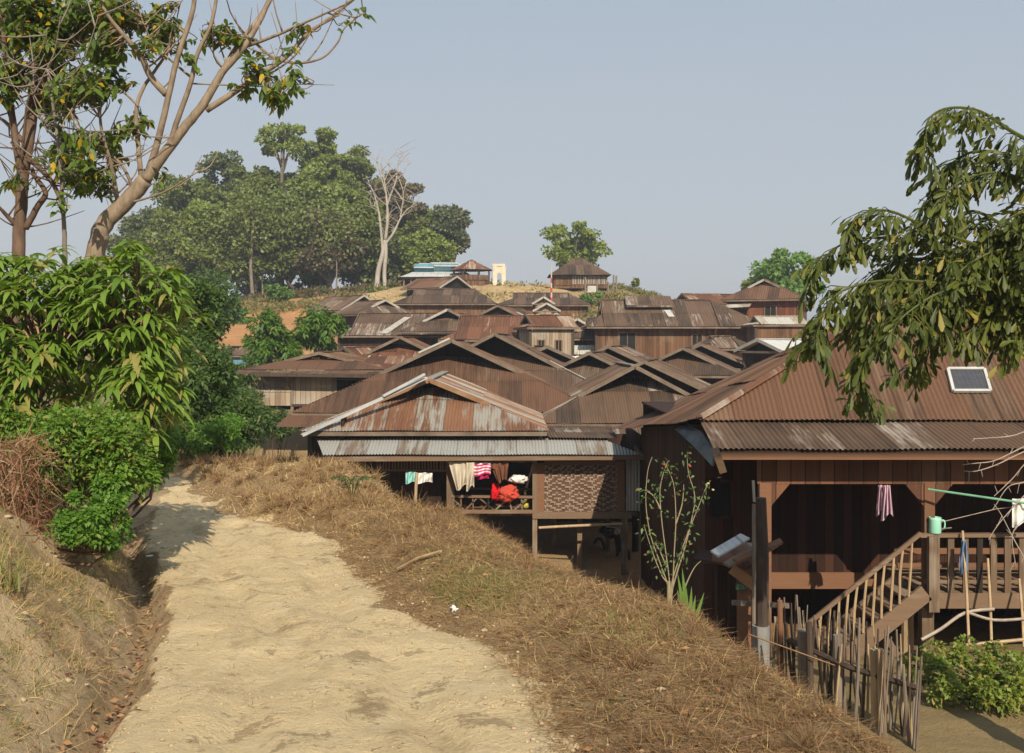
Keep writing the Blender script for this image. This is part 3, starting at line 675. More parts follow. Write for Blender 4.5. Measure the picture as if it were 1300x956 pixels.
# interior box, side and back walls, floor
x0 = P(430, 0, DS).x; x1 = P(816, 0, DS).x
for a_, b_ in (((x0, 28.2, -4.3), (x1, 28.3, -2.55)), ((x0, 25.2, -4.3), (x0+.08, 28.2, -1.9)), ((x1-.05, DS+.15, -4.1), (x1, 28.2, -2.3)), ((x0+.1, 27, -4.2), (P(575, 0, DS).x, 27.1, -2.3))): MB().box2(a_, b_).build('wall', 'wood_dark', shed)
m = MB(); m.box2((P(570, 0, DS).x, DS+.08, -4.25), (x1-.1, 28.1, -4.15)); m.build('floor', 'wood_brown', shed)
for i in range(24): # hanging bamboo slats under the eave
    x = 478+i*3.8+random.uniform(-.5, .5)
    if x > 566: break
    pb(MB(), x, 583.5, x+1.9, 597+random.uniform(-2, 2.5), DS+.02, .02).build('slat', 'beam', shed)
m = MB(); m.beam(P(472, 597, DS+.05), P(567, 597.5, DS+.05), .04, .04); m.build('slat_rail', 'beam', shed)
m = MB(); pb(m, 440, 584, 568, 660, DS+.9, .05); m.build('inner_wall', 'wood_dark', shed)
m = MB(); corrugate(m, [(.9, 25.1, -2.36), (2.6, 25.1, -2.36), (2.75, 28.4, -2.40), (.9, 28.4, -2.40)], (1, 0, 0), .076, .011, seg=6); m.build('rear_roof', 'roof_brown', shed)
# veranda railing
m = MB(); m.beam(P(572, 630, DS), P(678, 631, DS), .05, .06); m.beam(P(572, 620, DS+1.2), P(678, 621, DS+1.2), .05, .05); m.build('handrail', 'beam', shed)
for (xa, ya, xb, yb) in ((573, 631, 590, 648), (590, 648, 607, 631), (607, 631, 628, 648), (612, 648, 628, 631), (638, 648, 655, 648), (628, 648, 645, 633), (652, 648, 672, 631), (645, 631, 650, 648), (585, 631, 586, 648), (600, 631, 601, 648), (620, 631, 620, 648), (662, 632, 663, 648)):
    m = MB(); m.beam(P(xa, ya, DS+.03), P(xb, yb, DS+.03), .03, .035); m.build('brace', 'beam_v', shed)
m = MB(); m.tube(smooth_path([P(684, 670, DS-.15), P(720, 668, DS-.15), P(790, 665, DS-.15)]), .032, 8); m.build('bamboo_rail', 'bamboo', shed)

# washing and bundles
def cloth(px0, py0, px1, py1, D, label, cat, mat, name, group=None, folds=3, hem=0.12, thick=.012, prof=None, depth=.05):
    nx_, nz_ = 26, 20; vs = []; fs = []
    for s_ in (0, 1):
        for j in range(nz_+1):
            for i in range(nx_+1):
                u, v = i/nx_, j/nz_
                l, r_ = prof(v) if prof else (0, 1)
                x = px0+(px1-px0)*(l+(r_-l)*u)
                y = py0+(py1-py0)*v*(1+hem*math.sin(u*5.1+1))+3*hem*math.sin(u*math.pi*folds)*(1-v)
                d = D+depth*(.3+v)*math.sin(u*math.pi*2*folds+v*1.3)+s_*thick+.02*math.sin(v*7+u*9)
                p = P(x, y, d); vs.append(p)
    n1 = (nx_+1)*(nz_+1)
    for j in range(nz_):
        for i in range(nx_):
            a = j*(nx_+1)+i; q = (a, a+1, a+nx_+2, a+nx_+1); fs.append(q[::-1]); fs.append(tuple(k+n1 for k in q))
    for j in range(nz_):
        for i in (0, nx_):
            a = j*(nx_+1)+i; fs.append((a, a+nx_+1, a+nx_+1+n1, a+n1))
    for i in range(nx_):
        for j in (0, nz_):
            a = j*(nx_+1)+i; fs.append((a, a+1, a+1+n1, a+n1))
    m = MB(); m.add(vs, fs, [((k % (nx_+1))/nx_, 1-((k % n1)//(nx_+1))/nz_) for k in range(len(vs))])
    return m.build(name, mat, smooth=True, label=label, cat=cat, group=group)
def stripes_mat():
    m, nt, out = newmat('striped_cloth'); g = N(nt); uv = g.n('ShaderNodeUVMap').outputs[0]
    sp = g.n('ShaderNodeSeparateXYZ'); g.l(uv, sp.inputs[0])
    s = g.math('FRACT', g.math('MULTIPLY', sp.outputs[1], 4.2)); k = g.math('LESS_THAN', s, .5)
    g.bsdf(out, g.mix(k, (.72, .66, .66), (.55, .03, .17)), .9); return m
GW = 'washing on the veranda of the timber house'
ca = cloth_mat('cloth_cream', (.52, .46, .36), (.44, .38, .29)); cw_ = cloth_mat('cloth_white', (.74, .72, .68)); cb = cloth_mat('cloth_brown', (.17, .072, .042)); cr_ = cloth_mat('cloth_red', (.50, .07, .045)); crr = cloth_mat('cloth_bright_red', (.60, .012, .02)); ct = cloth_mat('cloth_teal', (.30, .62, .58))
cloth(569, 586, 603, 619, 24.5, 'cream cardigan hanging with a long sleeve, leftmost in the row of washing', 'cardigan', ca, 'cardigan', GW, 3, prof=lambda v: (0+.32*v, 1.0-.12*v if v < .5 else .94-.35*(v-.5)))
cloth(592, 587, 602, 620, 24.42, 'cream sleeve-like cloth hanging straight at the right edge of the cardigan', 'towel', ca, 'towel', GW, 1)
cloth(602, 587, 623, 603, 24.5, 'white shirt with crimson stripes hanging between cream and brown clothes', 'shirt', stripes_mat(), 'striped_shirt', GW, 2)
cloth(606, 600, 621, 608, 24.58, 'crimson cloth peeping out under the striped shirt', 'cloth', cloth_mat('cloth_crimson', (.50, .02, .12)), 'cloth', GW, 2)
cloth(621, 586, 646, 611, 24.5, 'rust brown jacket hanging at the right end of the row of washing', 'jacket', cb, 'jacket', GW, 3, prof=lambda v: (0+.45*v if v > .3 else 0, 1-.1*v))
from mathutils import noise as mnoise
def blob(c, r, mat, name, label, cat, group=None, seed=0, sub=3, amp=.22, parent=None):
    bm = bmesh.new(); bmesh.ops.create_icosphere(bm, subdivisions=sub, radius=1); rs = random.Random(seed); o = [rs.uniform(0, 9) for _ in range(3)]
    for v in bm.verts:
        q_ = V((v.co.x+o[0], v.co.y+o[1], v.co.z+o[2])); k = 1+amp*1.6*mnoise.noise(q_*1.3)-amp*2.2*abs(mnoise.noise(q_*2.6))-amp*1.2*abs(mnoise.noise(q_*5.5))
        v.co = V((v.co.x*r[0]*k, v.co.y*r[1]*k, v.co.z*r[2]*k))+V(c)
    me = bpy.data.meshes.new(name); bm.to_mesh(me); bm.free(); me.polygons.foreach_set('use_smooth', np.ones(len(me.polygons), bool))
    o = link(name, me, mat, parent); return setp(o, label, cat, group)
blob(P(629, 624, DS-.1), (.13, .12, .24), crr, 'bundle', 'bright red cloth bundle draped on the veranda rail', 'cloth', GW, 3, amp=.3, sub=4)
blob(P(645, 627, DS-.08), (.28, .17, .22), cr_, 'bag', 'large brick red stuffed bag leaning over the veranda rail', 'bag', GW, 5, amp=.26, sub=4)
blob(P(657, 608, DS+.0), (.26, .16, .12), cw_, 'sack', 'white rounded sack resting on top of the red bag', 'sack', GW, 8, amp=.22, sub=4)
blob(P(667, 640, DS+.25), (.10, .1, .13), cloth_mat('cloth_yellow', (.55, .50, .10)), 'bag', 'small yellow plastic bag behind the veranda braces', 'bag', GW, 9)
cloth(515, 599, 528, 613, DS-.1, 'pale teal cloth hung low on the slope side of the timber house', 'cloth', ct, 'cloth', GW, 2)
cloth(527, 600, 549, 613, DS-.06, 'white sheet hung low beside the pale teal cloth', 'sheet', cw_, 'sheet', GW, 3)
m = MB(); m.tube([P(566, 586, 24.52), P(620, 587, 24.52), P(682, 585, 24.52)], .008, 5); m.build('clothes_line', 'twig_pale', label='clothes line strung along the veranda above the washing', cat='rope')
# motorbike in the shade under the house
mb_ = empty('motorbike', P(775, 712, 27.2), 'black motorbike parked in the shade under the woven bamboo panel', 'motorbike')
def wheel(c, r, par):
    m = MB(); pts = [V(c)+V((r*math.sin(a)*.5, 0, 0))*0+V((math.cos(a)*r*.45, -math.cos(a)*r*.8, math.sin(a)*r)) for a in [k*math.pi/10 for k in range(21)]]
    m.tube(pts, .045, 6, cap=False); w_ = m.build('wheel', 'black', par)
    m = MB(); [m.tube([c, V(c)+V((math.cos(a)*r*.45, -math.cos(a)*r*.8, math.sin(a)*r))], .006, 4) for a in [k*math.pi/5 for k in range(10)]]; m.build('spokes', 'flash_white', w_)
bc = P(775, 700, 27.2)
wheel(bc+V((.28, -.5, -.05)), .29, mb_); wheel(bc+V((-.25, .5, -.05)), .29, mb_)
m = MB(); m.tube(smooth_path([bc+V((.2, -.4, .05)), bc+V((.12, -.25, .55)), bc+V((0, 0, .42)), bc+V((-.2, .4, .5))]), [.04, .1, .13, .09]+[.1]*0 if False else .09, 8); m.build('body', 'black', mb_)
m = MB(); m.tube([bc+V((-.15, -.35, .72)), bc+V((.15, -.25, .68)), bc+V((.42, -.25, .74))], .018, 6); m.build('handlebar', 'flash_white', mb_)
blob(bc+V((-.05, .15, .66)), (.2, .26, .1), 'black', 'seat', None, None, parent=mb_, amp=.05)
blob(bc+V((.14, -.33, .58)), (.08, .08, .09), 'flash_white', 'headlight', None, None, parent=mb_, amp=.0)

# ------------------------------------------------------------------ weathered plank house (B13)
b13, t13, R13 = house('weathered pale plank house with an open side, beside the round green trees', (405, 448), 39.5, 2.75, .62, 6, 0, 1.4, .32, .7, 'roof_red', nowall=True, skirt=(.75, .08, .1), barge='barge', gable='wood_brown')
m = MB(); corrugate(m, [P(440, 477, 37.9), P(572, 477, 37.9), P(530, 450, 41), P(470, 455, 41)], (1, 0, 0), .076, .011, seg=6); m.build('side_roof', 'roof_rust', b13)
m = MB(); m.beam(P(325, 475.5, 37.3), P(500, 478, 37.3), .08, .12); m.build('fascia', 'post_dark', b13)
DW = 38.0
m = MB(); pb(m, 370, 479, 422, 514, DW, .06); m.build('wall', 'wood_pale', b13)
m = MB(); pb(m, 332, 497, 370, 515, DW, .06); m.build('wall', 'wood_pale', b13)
m = MB()
for i in range(9):
    xa = 333+i*5.2; 
    a_ = (max(333, xa-14), 480); b_ = (min(369, xa+10), 496)
    m.beam(P(a_[0], a_[1], DW+.02+.004*i), P(b_[0], b_[1], DW+.02+.004*i), .14, .03)
pb(m, 333, 478, 369, 497, DW+.07, .02); pb(m, 331, 495, 371, 498, DW-.02, .04); m.build('diagonal_boards', 'wood_pale', b13)
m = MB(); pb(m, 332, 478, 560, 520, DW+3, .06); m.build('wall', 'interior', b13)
pb(MB(), 422, 479, 424, 514, DW+.05, 3.0).build('wall', 'wood_pale', b13); pb(MB(), 332, 479, 333, 514, DW+.05, 3.0).build('wall', 'wood_pale', b13)
for x, y0, y1 in ((331, 478, 548), (369, 478, 540), (424, 478, 515), (455, 478, 512), (300+27, 483, 505), (500, 478, 520)):
    pb(MB(), x, y0, x+3.5, y1, DW-.03, .1).build('post', 'post_grey', b13)
m = MB(); [m.beam(P(424, y, DW), P(500, y+.6, DW), .05, .05) for y in (481.5, 497, 502, 507)]; m.build('rail', 'post_grey', b13)
m = MB(); pb(m, 370, 513, 430, 516, DW-.05, .1); pb(m, 372, 516, 500, 530, DW+1.5, .05); m.build('underfloor', 'post_dark', b13)

# ------------------------------------------------------------------ main house on the right
Fc = P(888, 533, 15.4); Ec = P(775, 546, 26.5); Ap = P(1210, 336, 18); Re = P(1130, 386, 26.5); Bl = Fc.lerp(Ap, .86); Br = V((2*Ap.x-Bl.x, Bl.y, Bl.z)); Fr = V((2*Ap.x-Fc.x, Fc.y, Fc.z)); Er = V((13.0, 25, -1.4))
main = empty('timber_house', (7.5, 17, -4.8), 'large dark timber house on the right with arched porch, stairs and balcony', 'house', 'timber houses with corrugated roofs')
m = MB(); corrugate(m, [Fc, Fr, Br, Bl], (1, 0, 0), .076, .012, seg=8)
patch(m, Fc, Ec, Re, Ap); patch(m, Er, Fr, Ap, Re); roof = m.build('roof', 'roof_red', main)
m = MB(); s0 = P(905, 571, 14.25); s1 = P(889, 535, 15.5)
corrugate(m, [s0, (12.4, s0.y, s0.z), (12.2, s1.y, s1.z), s1], (1, 0, 0), .076, .012, seg=8); m.build('porch_roof', 'roof_brown', main)
m = MB(); m.beam(Fc+V((0, 0, .03)), Bl+V((0, 0, .03)), .16, .03); m.beam(Ap+V((0, 0, .03)), Re+V((0, 0, .03)), .2, .04); m.build('ridge_cap', 'roof_rust', roof)
m = MB(); m.beam(Bl+V((0, -.04, .02)), Ap+V((0, -.04, .04)), .05, .16); m.build('barge_board', 'barge_white', main)
m = MB(); m.beam(Br+V((0, -.04, .02)), Ap+V((0, -.04, .04)), .05, .16); m.build('barge_board', 'barge', main)
m = MB(); m.slab([Bl+V((.1, .3, 0)), Br+V((-.1, .3, 0)), Ap+V((0, .3, -.06))], (0, .05, 0)); m.build('gable_wall', 'wood_dark', main)
m = MB(); m.beam(P(912, 577.5, 14.32), V((12.3, 14.32, P(0, 577.5, 14.32).z)), .05, .13); m.build('fascia', 'beam_red', main)
m = MB(); m.beam(P(909, 573, 14.15), P(917, 596, 14.3), .17, .10, up=(1, 0, 0)); m.build('rafter_tail', 'beam', main)
# zinc pieces closing the corner under the side slope
m = MB(); m.slab([P(857, 545, 17.6), P(880, 566, 16.2), P(904, 592, 15.2), P(906, 572, 15.2), P(890, 548, 16.2), P(872, 538, 17.6)], (.03, 0, 0)); m.build('side_flashing', plain_mat('old_zinc', (.17, .20, .22), (.09, .10, .11), 3), main)
DA, DBk = 14.8, 16.7
xl_ = 3.15
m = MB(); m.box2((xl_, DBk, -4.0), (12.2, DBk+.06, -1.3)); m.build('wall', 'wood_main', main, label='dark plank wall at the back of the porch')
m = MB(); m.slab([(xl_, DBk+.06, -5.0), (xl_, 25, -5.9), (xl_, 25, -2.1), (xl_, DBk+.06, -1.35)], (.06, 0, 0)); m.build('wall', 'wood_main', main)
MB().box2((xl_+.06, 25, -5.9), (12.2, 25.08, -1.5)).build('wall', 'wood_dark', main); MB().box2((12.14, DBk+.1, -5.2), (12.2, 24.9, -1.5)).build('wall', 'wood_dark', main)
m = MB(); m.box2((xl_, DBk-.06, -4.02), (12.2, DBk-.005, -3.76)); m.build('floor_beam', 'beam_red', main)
m = MB(); m.box2((xl_+.1, 18.6, -5.1), (12.2, 18.7, -4.03)); m.build('underfloor_dark_screen', 'wood_dark', main)  # dark screen added under the floor, hides sunlit ground so the gap stays black
m = MB(); m.box2((xl_+.1, DBk+.08, -4.02), (12.1, 24.9, -3.92)); m.box2((xl_, 15.6, -1.5), (12.1, 24.9, -1.46)); m.build('floor', 'wood_dark', main)  # floor, plus an unseen ceiling added to block light above the porch
m = MB(); w0 = P(903, 610, DBk); w1 = P(926, 656, DBk); m.poly([(w0.x, DBk-.015, w1.z), (w1.x, DBk-.015, w1.z), (w1.x, DBk-.015, w0.z), (w0.x, DBk-.015, w0.z)]); wn_ = MB()
wn_.beam((w0.x-.03, DBk-.03, w0.z), (w0.x-.03, DBk-.03, w1.z), .05, .05); wn_.beam((w1.x+.03, DBk-.03, w0.z), (w1.x+.03, DBk-.03, w1.z), .05, .05); wn_.beam((w0.x, DBk-.03, w0.z), (w1.x, DBk-.03, w0.z), .05, .05); wn_.beam((w0.x, DBk-.03, w1.z), (w1.x, DBk-.03, w1.z), .05, .05)
wf = wn_.build('window', 'wood_dark', main); m.build('pane', 'black', wf)
# arched porch screen
zl0 = P(0, 604, DA).z; zl1 = P(0, 614.5, DA).z
m = MB(); m.box2((3.55, DA, zl1), (12.1, DA+.05, -1.66)); m.build('lintel', 'wood_lintel', main)
posts = [3.66, 6.03, 8.45, 10.9]
for i, px_ in enumerate(posts):
    hw = .075 if i else .085
    zb_ = (-4.75 if i == 0 else -3.66)
    m = MB(); m.box2((px_-hw, DA-.02, zb_), (px_+hw, DA+.1, zl1+.02)); m.build('porch_post', 'wood_lintel' if i else 'beam_red', main)
    for sx in (-1, 1):
        if i == 0 and sx < 0: continue
        m = MB(); x_ = px_+sx*hw; m.slab([(x_, DA+.005, zl1-.001), (x_+sx*.27, DA+.005, zl1-.001), (x_, DA+.005, zl1-.32)], (0, .04, 0)); m.build('arch_bracket', 'wood_lintel', main)
# balcony
zf = P(0, 752, 14.75).z; zr_ = P(0, 679, 14.75).z; xb0 = P(1173, 0, 14.75).x
m = MB(); m.box2((xb0, 14.7, zf-.22), (12.1, 14.76, zf)); m.build('floor_beam', 'beam', main)
m = MB()
for k in range(14): m.box2((xb0+.02, 14.77+k*.135, zf-.03), (12.1, 14.77+k*.135+.125, zf+.005+.004*(k % 3)))
m.build('balcony_floor', 'beam', main)
m = MB(); m.beam((xb0-.08, 14.72, zr_), (12.1, 14.72, zr_+.02), .11, .05); m.build('handrail', 'beam', main)
m = MB(); m.beam((xb0, 14.73, zf+.16), (12.1, 14.73, zf+.16), .03, .05); m.build('lower_rail', 'beam', main)
m = MB(); m.beam((xb0, 15.9, zf+.36), (12.1, 15.9, zf+.36), .03, .09); m.beam((xb0, 15.9, zf+.14), (12.1, 15.9, zf+.14), .03, .07); m.build('inner_bench', 'beam_red', main)
for k in range(18):
    x_ = P(1206+k*18.0, 0, 14.75).x
    if x_ > 12: break
    m = MB(); m.box2((x_-.042+random.uniform(-.01, .01), 14.70, zf+.0), (x_+.042, 14.735, zr_-.02)); m.build('baluster', 'beam_v', main)
for x_, za, zb2, wd in ((P(1181, 0, 14.75).x, zf-.25, zr_, .075), (P(1179, 0, 14.75).x, -4.75, zf-.22, .085), (8.45, -4.75, zf-.22, .08), (10.9, -4.75, zf-.22, .08)):
    m = MB(); m.box2((x_-wd, 14.60 if za > -4 else 14.77, za), (x_+wd, 14.695 if za > -4 else 14.93, zb2)); m.build('post', 'beam_v', main)
m = MB(); m.tube([P(1152, 772, 15.2), (P(1152, 0, 15.2).x, 15.2, -4.8)], .09, 10); m.build('post', 'bamboo', main)
# stairs
st0 = P(1171, 748, 14.66); dirs = V((-1, 0, -.80)).normalized(); n_ = 9
def st(d, y, up=0): return V((st0.x, y, st0.z-.07+up))+dirs*d
for y in (14.63, 15.5):
    m = MB(); m.beam(st(-.05, y), st(2.15, y), .06, .24, up=(.8, 0, 1)); m.build('stringer', 'beam', main)
for k in range(8):
    p = st(.16+k*.26, 15.07); m = MB(); m.box(p+V((0, 0, .03)), (.26, .80, .035)); m.build('tread', 'beam', main)
h0 = P(1169, 677, 14.6); m = MB(); m.beam(h0, h0+dirs*2.33, .05, .055, up=(.8, 0, 1)); m.build('handrail', 'beam', main)
for k in range(14):
    q = h0+dirs*(.16+k*.166); b_ = st((h0.x-q.x)/abs(dirs.x), 14.6, .10); m = MB(); lean = random.uniform(-.02, .02)
    m.tube([q, (q.x-.03+lean, 14.6, (q.z+b_.z)/2), (q.x-.05, 14.6, b_.z-.02)], [.017, .02, .018], 6); m.build('baluster', 'bamboo', main)
m = MB(); m.beam(P(1127, 812, 14.9), P(1142, 838, 14.9), .05, .09); m.build('stair_brace', 'beam', main)
m = MB(); m.beam(P(1085, 842, 14.5), P(1160, 842, 14.5), .05, .07); m.build('stair_brace', 'beam', main)
# solar panel
def onroof(px, py):
    k = (Bl.z-Fc.z)/(Bl.y-Fc.y); r_ = -(py-433.5)/F; y = (Fc.z-k*Fc.y)/(r_-k); return P(px, py, y)
nrm = V((0, -(Bl.z-Fc.z), Bl.y-Fc.y)).normalized()
c4 = [onroof(*q)+nrm*.05 for q in ((1209, 499), (1256, 499), (1248, 471), (1202, 471))]
sp_ = empty('solar_panel', c4[0], 'small solar panel with a pale frame lying on the brown roof under the leaves', 'solar panel')
m = MB(); [m.beam(c4[i], c4[(i+1) % 4], .045, .045, up=nrm) for i in range(4)]; m.build('frame', 'flash_white', sp_)
def pv_mat():
    m, nt, out = newmat('pv'); g = N(nt); tc = g.n('ShaderNodeTexCoord').outputs['Object']
    b = g.n('ShaderNodeTexBrick'); b.offset = 0; g.l(tc, b.inputs['Vector']); b.inputs['Scale'].default_value = 14; b.inputs['Color1'].default_value = (.05, .052, .06, 1); b.inputs['Color2'].default_value = (.035, .038, .048, 1); b.inputs['Mortar'].default_value = (.16, .16, .18, 1); b.inputs['Mortar Size'].default_value = .012; b.inputs['Brick Width'].default_value = 1
    g.bsdf(out, b.outputs[0], .3); return m
m = MB(); m.slab(c4, -nrm*.02); m.build('cells', pv_mat(), sp_)
# watering can, rag mop, bamboo poles, washing
can = empty('watering_can', (P(1187, 0, 14.72).x, 14.72, zr_+.025), 'mint green plastic watering jug standing on the corner of the balcony rail', 'watering jug')
cm = plain_mat('mint', (.32, .66, .50), (.27, .58, .44), 2, rough=.4)
c0 = V(can.location); MB().lathe(c0, [(.001, 0), (.075, 0), (.085, .02), (.082, .20), (.088, .235), (.075, .235), (.072, .05), (.001, .04)], 20).build('body', cm, can, smooth=True)
m = MB(); m.tube(smooth_path([c0+V((.08, 0, .19)), c0+V((.135, 0, .18)), c0+V((.135, 0, .08)), c0+V((.08, 0, .05))]), .011, 6); m.build('handle', cm, can, smooth=True)
m = MB(); m.tube([c0+V((.08, -.02, .07)), c0+V((.22, -.04, .09))], .010, 6); m.build('spout', 'post_grey', can)
def cc(m): return m
cloth(1218, 686, 1229, 727, 14.45, 'faded blue rag hanging over a bamboo mop handle against the balcony', 'rag', cloth_mat('blue_rag', (.16, .23, .36), (.10, .15, .25)), 'rag', None, 2, depth=.03, prof=lambda v: (.25-.25*min(1, v*2), .75+.25*min(1, v*2)))
G = 'bamboo poles leaning on the balcony'
for (xa, ya, xb, yb, lab) in ((1222, 674, 1230, 816, 'bamboo mop handle leaning on the balcony under the blue rag'), (1254, 709, 1259, 828, 'thin bamboo pole leaning on the balcony, middle of the three'), (1294, 735, 1300, 822, 'thin bamboo pole leaning on the balcony at its far right')):
    m = MB(); m.tube([P(xa, ya, 14.6), P((xa+xb)/2+.8, (ya+yb)/2, 14.3), P(xb, yb, 14.0)], [.017, .019, .02], 7); m.build('bamboo_pole', 'bamboo', label=lab, cat='pole', group=G)
m = MB(); m.tube([P(1214, 820, 13.6), P(1310, 811, 13.6)], .022, 7); m.build('bamboo_pole', 'bamboo', label='bamboo pole lying level just above the green garden plants', cat='pole')
m = MB(); m.tube(smooth_path([P(1170, 812, 14.2), P(1195, 798, 14.2), P(1225, 778, 14.2), P(1262, 773, 14.2)]), .022, 6); m.tube(smooth_path([P(1228, 777, 14.2), P(1262, 787, 14.2), P(1305, 785, 14.2)]), .02, 6); m.build('crooked_branch', 'twig_pale', label='crooked pale branch running below the balcony floor', cat='branch')
m = MB(); m.tube([P(1178, 621, 14.55), P(1310, 640, 14.2)], .016, 7); m.build('clothes_pole', plain_mat('green_pole', (.16, .36, .24)), label='thin green clothes pole under the porch roof', cat='pole')
m = MB(); m.tube([P(1190, 664, 15.4), P(1265, 646, 15.4), P(1320, 640, 15.4)], .006, 5); m.build('clothes_line', 'twig_pale', label='thin clothes line across the right porch opening', cat='rope')
cloth(1285, 633, 1310, 666, 14.3, 'white towel hanging from the green clothes pole at the right edge', 'towel', cw_, 'towel', None, 2, depth=.03)
pk = plain_mat('pink_plastic', (.60, .44, .50), (.50, .30, .40), 9, rough=.4)
cloth(1112, 616, 1122, 652, 14.7, 'pink and white plastic bag hanging in the porch arch, narrow left one', 'bag', pk, 'plastic_bag', 'plastic bags hung in the porch', 2, depth=.04, prof=lambda v: (.3-.3*v, .8+.2*v))
cloth(1118, 616, 1134, 657, 14.62, 'pink and white plastic bag hanging in the porch arch, wide right one', 'bag', pk, 'plastic_bag', 'plastic bags hung in the porch', 3, depth=.05, prof=lambda v: (.25-.25*v, .75+.25*v))

# ------------------------------------------------------------------ pole, lean-to, stake fence
base = P(966, 800, 12.3); g0 = gz(base.x, 12.3)
pole = empty('wooden_post', (base.x, 12.3, g0), 'tall weathered wooden post in a concrete sleeve beside the dark lean-to', 'post')
m = MB(); m.tube([(base.x, 12.3, g0-.1), (base.x+.02, 12.3, -2.6), (base.x, 12.3, P(0, 632, 12.3).z)], [.085, .075, .062], 9); m.build('shaft', 'post_dark', pole)
m = MB(); m.tube([P(957, 640, 12.15), P(957, 792, 12.15)], .022, 7); m.build('conduit', 'post_grey', pole)
m = MB(); m.tube([P(957.5, 637, 12.2), P(956, 610, 12.2)], .017, 7); m.build('pipe', 'barge_white', pole)
m = MB(); m.tube([(base.x, 12.3, g0-.1), (base.x, 12.3, P(0, 794, 12.3).z)], .105, 12); m.build('concrete_sleeve', plain_mat('concrete', (.26, .255, .24), (.16, .155, .145), 4), pole)
lt = empty('lean_to', P(940, 830, 13.2), 'low lean-to roofed with a pale sheet and old boards, with a little green number plate', 'lean-to')
for (q, mt, th) in (([(884, 712, 13.5), (944, 722, 12.6), (988, 694, 12.8), (925, 690, 13.8)], 'roof_rust', .03), ([(902, 704, 12.9), (912, 711, 12.6), (952, 688, 12.7), (940, 682, 13.1)], 'roof_white', .02), ([(880, 712, 13.4), (903, 715, 12.7), (905, 702, 12.9), (890, 700, 13.6)], 'wood_dark', .03), ([(918, 717, 12.5), (926, 721, 12.4), (968, 698, 12.5), (960, 693, 12.7)], 'barge', .03), ([(930, 712, 12.45), (936, 716, 12.4), (994, 691, 12.4), (990, 686, 12.5)], 'beam_red', .03)):
    m = MB(); m.slab([P(a, b, c)+V((0, 0, .03 if mt == 'roof_white' else 0)) for a, b, c in q], (0, 0, th)); m.build('roof_sheet', mt, lt)
m = MB(); m.beam(P(929, 722, 12.7), P(960, 745, 12.7), .05, .13); m.build('brace', plain_mat('fresh_wood', (.36, .20, .09), (.28, .15, .07)), lt)
m = MB(); q = P(945, 0, 12.9); m.box2((q.x-.075, 12.85, gz(q.x, 12.9)-.1), (q.x+.075, 13.0, P(0, 722, 12.9).z)); m.build('post', 'beam_red', lt)
m = MB(); q = P(918, 0, 13.4); m.box2((q.x-.08, 13.35, gz(q.x, 13.4)-.1), (q.x+.08, 13.5, P(0, 715, 13.4).z)); m.build('post', 'wood_dark', lt)
m = MB(); m.box2((P(893, 0, 13.9).x, 13.9, -4.8), (P(955, 0, 13.9).x, 13.95, P(0, 715, 13.9).z)); m.build('back_wall', 'wood_dark', lt)
m = MB(); m.beam(P(929, 765, 12.6), P(1002, 769, 12.4), .03, .06); m.build('rail', 'post_grey', lt)
pa = P(934, 740, 12.82); pb_ = P(948, 748.5, 12.82)
m = MB(); m.box2((pa.x, 12.80, pb_.z), (pb_.x, 12.815, pa.z)); plate = m.build('number_plate', plain_mat('plate_green', (.05, .22, .13), (.04, .17, .10)), lt, label='little green number plate with three rounded white numerals')
zc_ = (pa.z+pb_.z)/2; wd = pb_.x-pa.x
for k, arcs in enumerate((((0, 300),), ((30, 360),), ((0, 360),))):
    cx_ = pa.x+wd*(.22+.28*k)
    for a0, a1 in arcs:
        m = MB(); m.tube([(cx_+.016*math.cos(math.radians(a)), 12.797, zc_+.022*math.sin(math.radians(a))) for a in np.linspace(a0, a1, 12)], .0045, 5)
        if k == 1: m.tube([(cx_+.016, 12.797, zc_), (cx_+.016, 12.797, zc_-.03)], .0045, 5)
        m.build('numeral', 'barge_white', plate)
fence = empty('stake_fence', P(1060, 840, 10.6), 'rough fence of uneven bamboo and wood stakes at the foot of the stairs', 'fence')
rs = random.Random(4)
for k in range(62):
    f_ = k/61; px = 978+f_*190+rs.uniform(-3, 3); D = 11.6-1.9*f_+rs.uniform(-.2, .2); top = 768+f_*62+rs.uniform(-26, 26)
    a_ = P(px, top, D); g0 = gz(a_.x, D); ln = rs.uniform(-.13, .10)
    r0 = rs.choice((.008, .010, .013, .018)); mt = rs.choice(('post_grey', 'post_dark', 'bamboo', 'barge', 'post_grey', 'post_dark'))
    MB().tube([(a_.x-ln, D, g0-.15), (a_.x-ln*.4, D+rs.uniform(-.03, .03), (g0+a_.z)/2), a_], [r0*1.1, r0, r0*.7], 6).build('stake', mt, fence)
for (px, top, D, r0, mt) in ((1063, 806, 10.6, .045, 'post_grey'), (1021, 800, 10.9, .075, 'post_grey'), (1027, 790, 10.7, .035, 'post_dark'), (1110, 824, 10.2, .045, M['fresh_wood'] if 'fresh_wood' in M else 'bamboo'), (1117, 824, 10.1, .03, 'bamboo'), (990, 762, 11.3, .03, 'beam_red')):
    a_ = P(px, top, D); MB().tube([(a_.x+.02, D, gz(a_.x, D)-.1), a_], [r0*1.1, r0], 9).build('stake', mt, fence)
m = MB(); m.tube([P(1000, 812, 11.2), P(1080, 848, 10.4), P(1170, 875, 9.8)], .03, 6); m.build('rail', 'post_dark', fence)
m = MB(); m.tube([P(940, 822, 10.9), P(880+70, 805, 10.9), P(1060, 845, 10.5)], .008, 4); m.build('wire', 'barge_rust', fence)

# ------------------------------------------------------------------ hilltop buildings
def opn(px, D): return P(px, 0, D).x
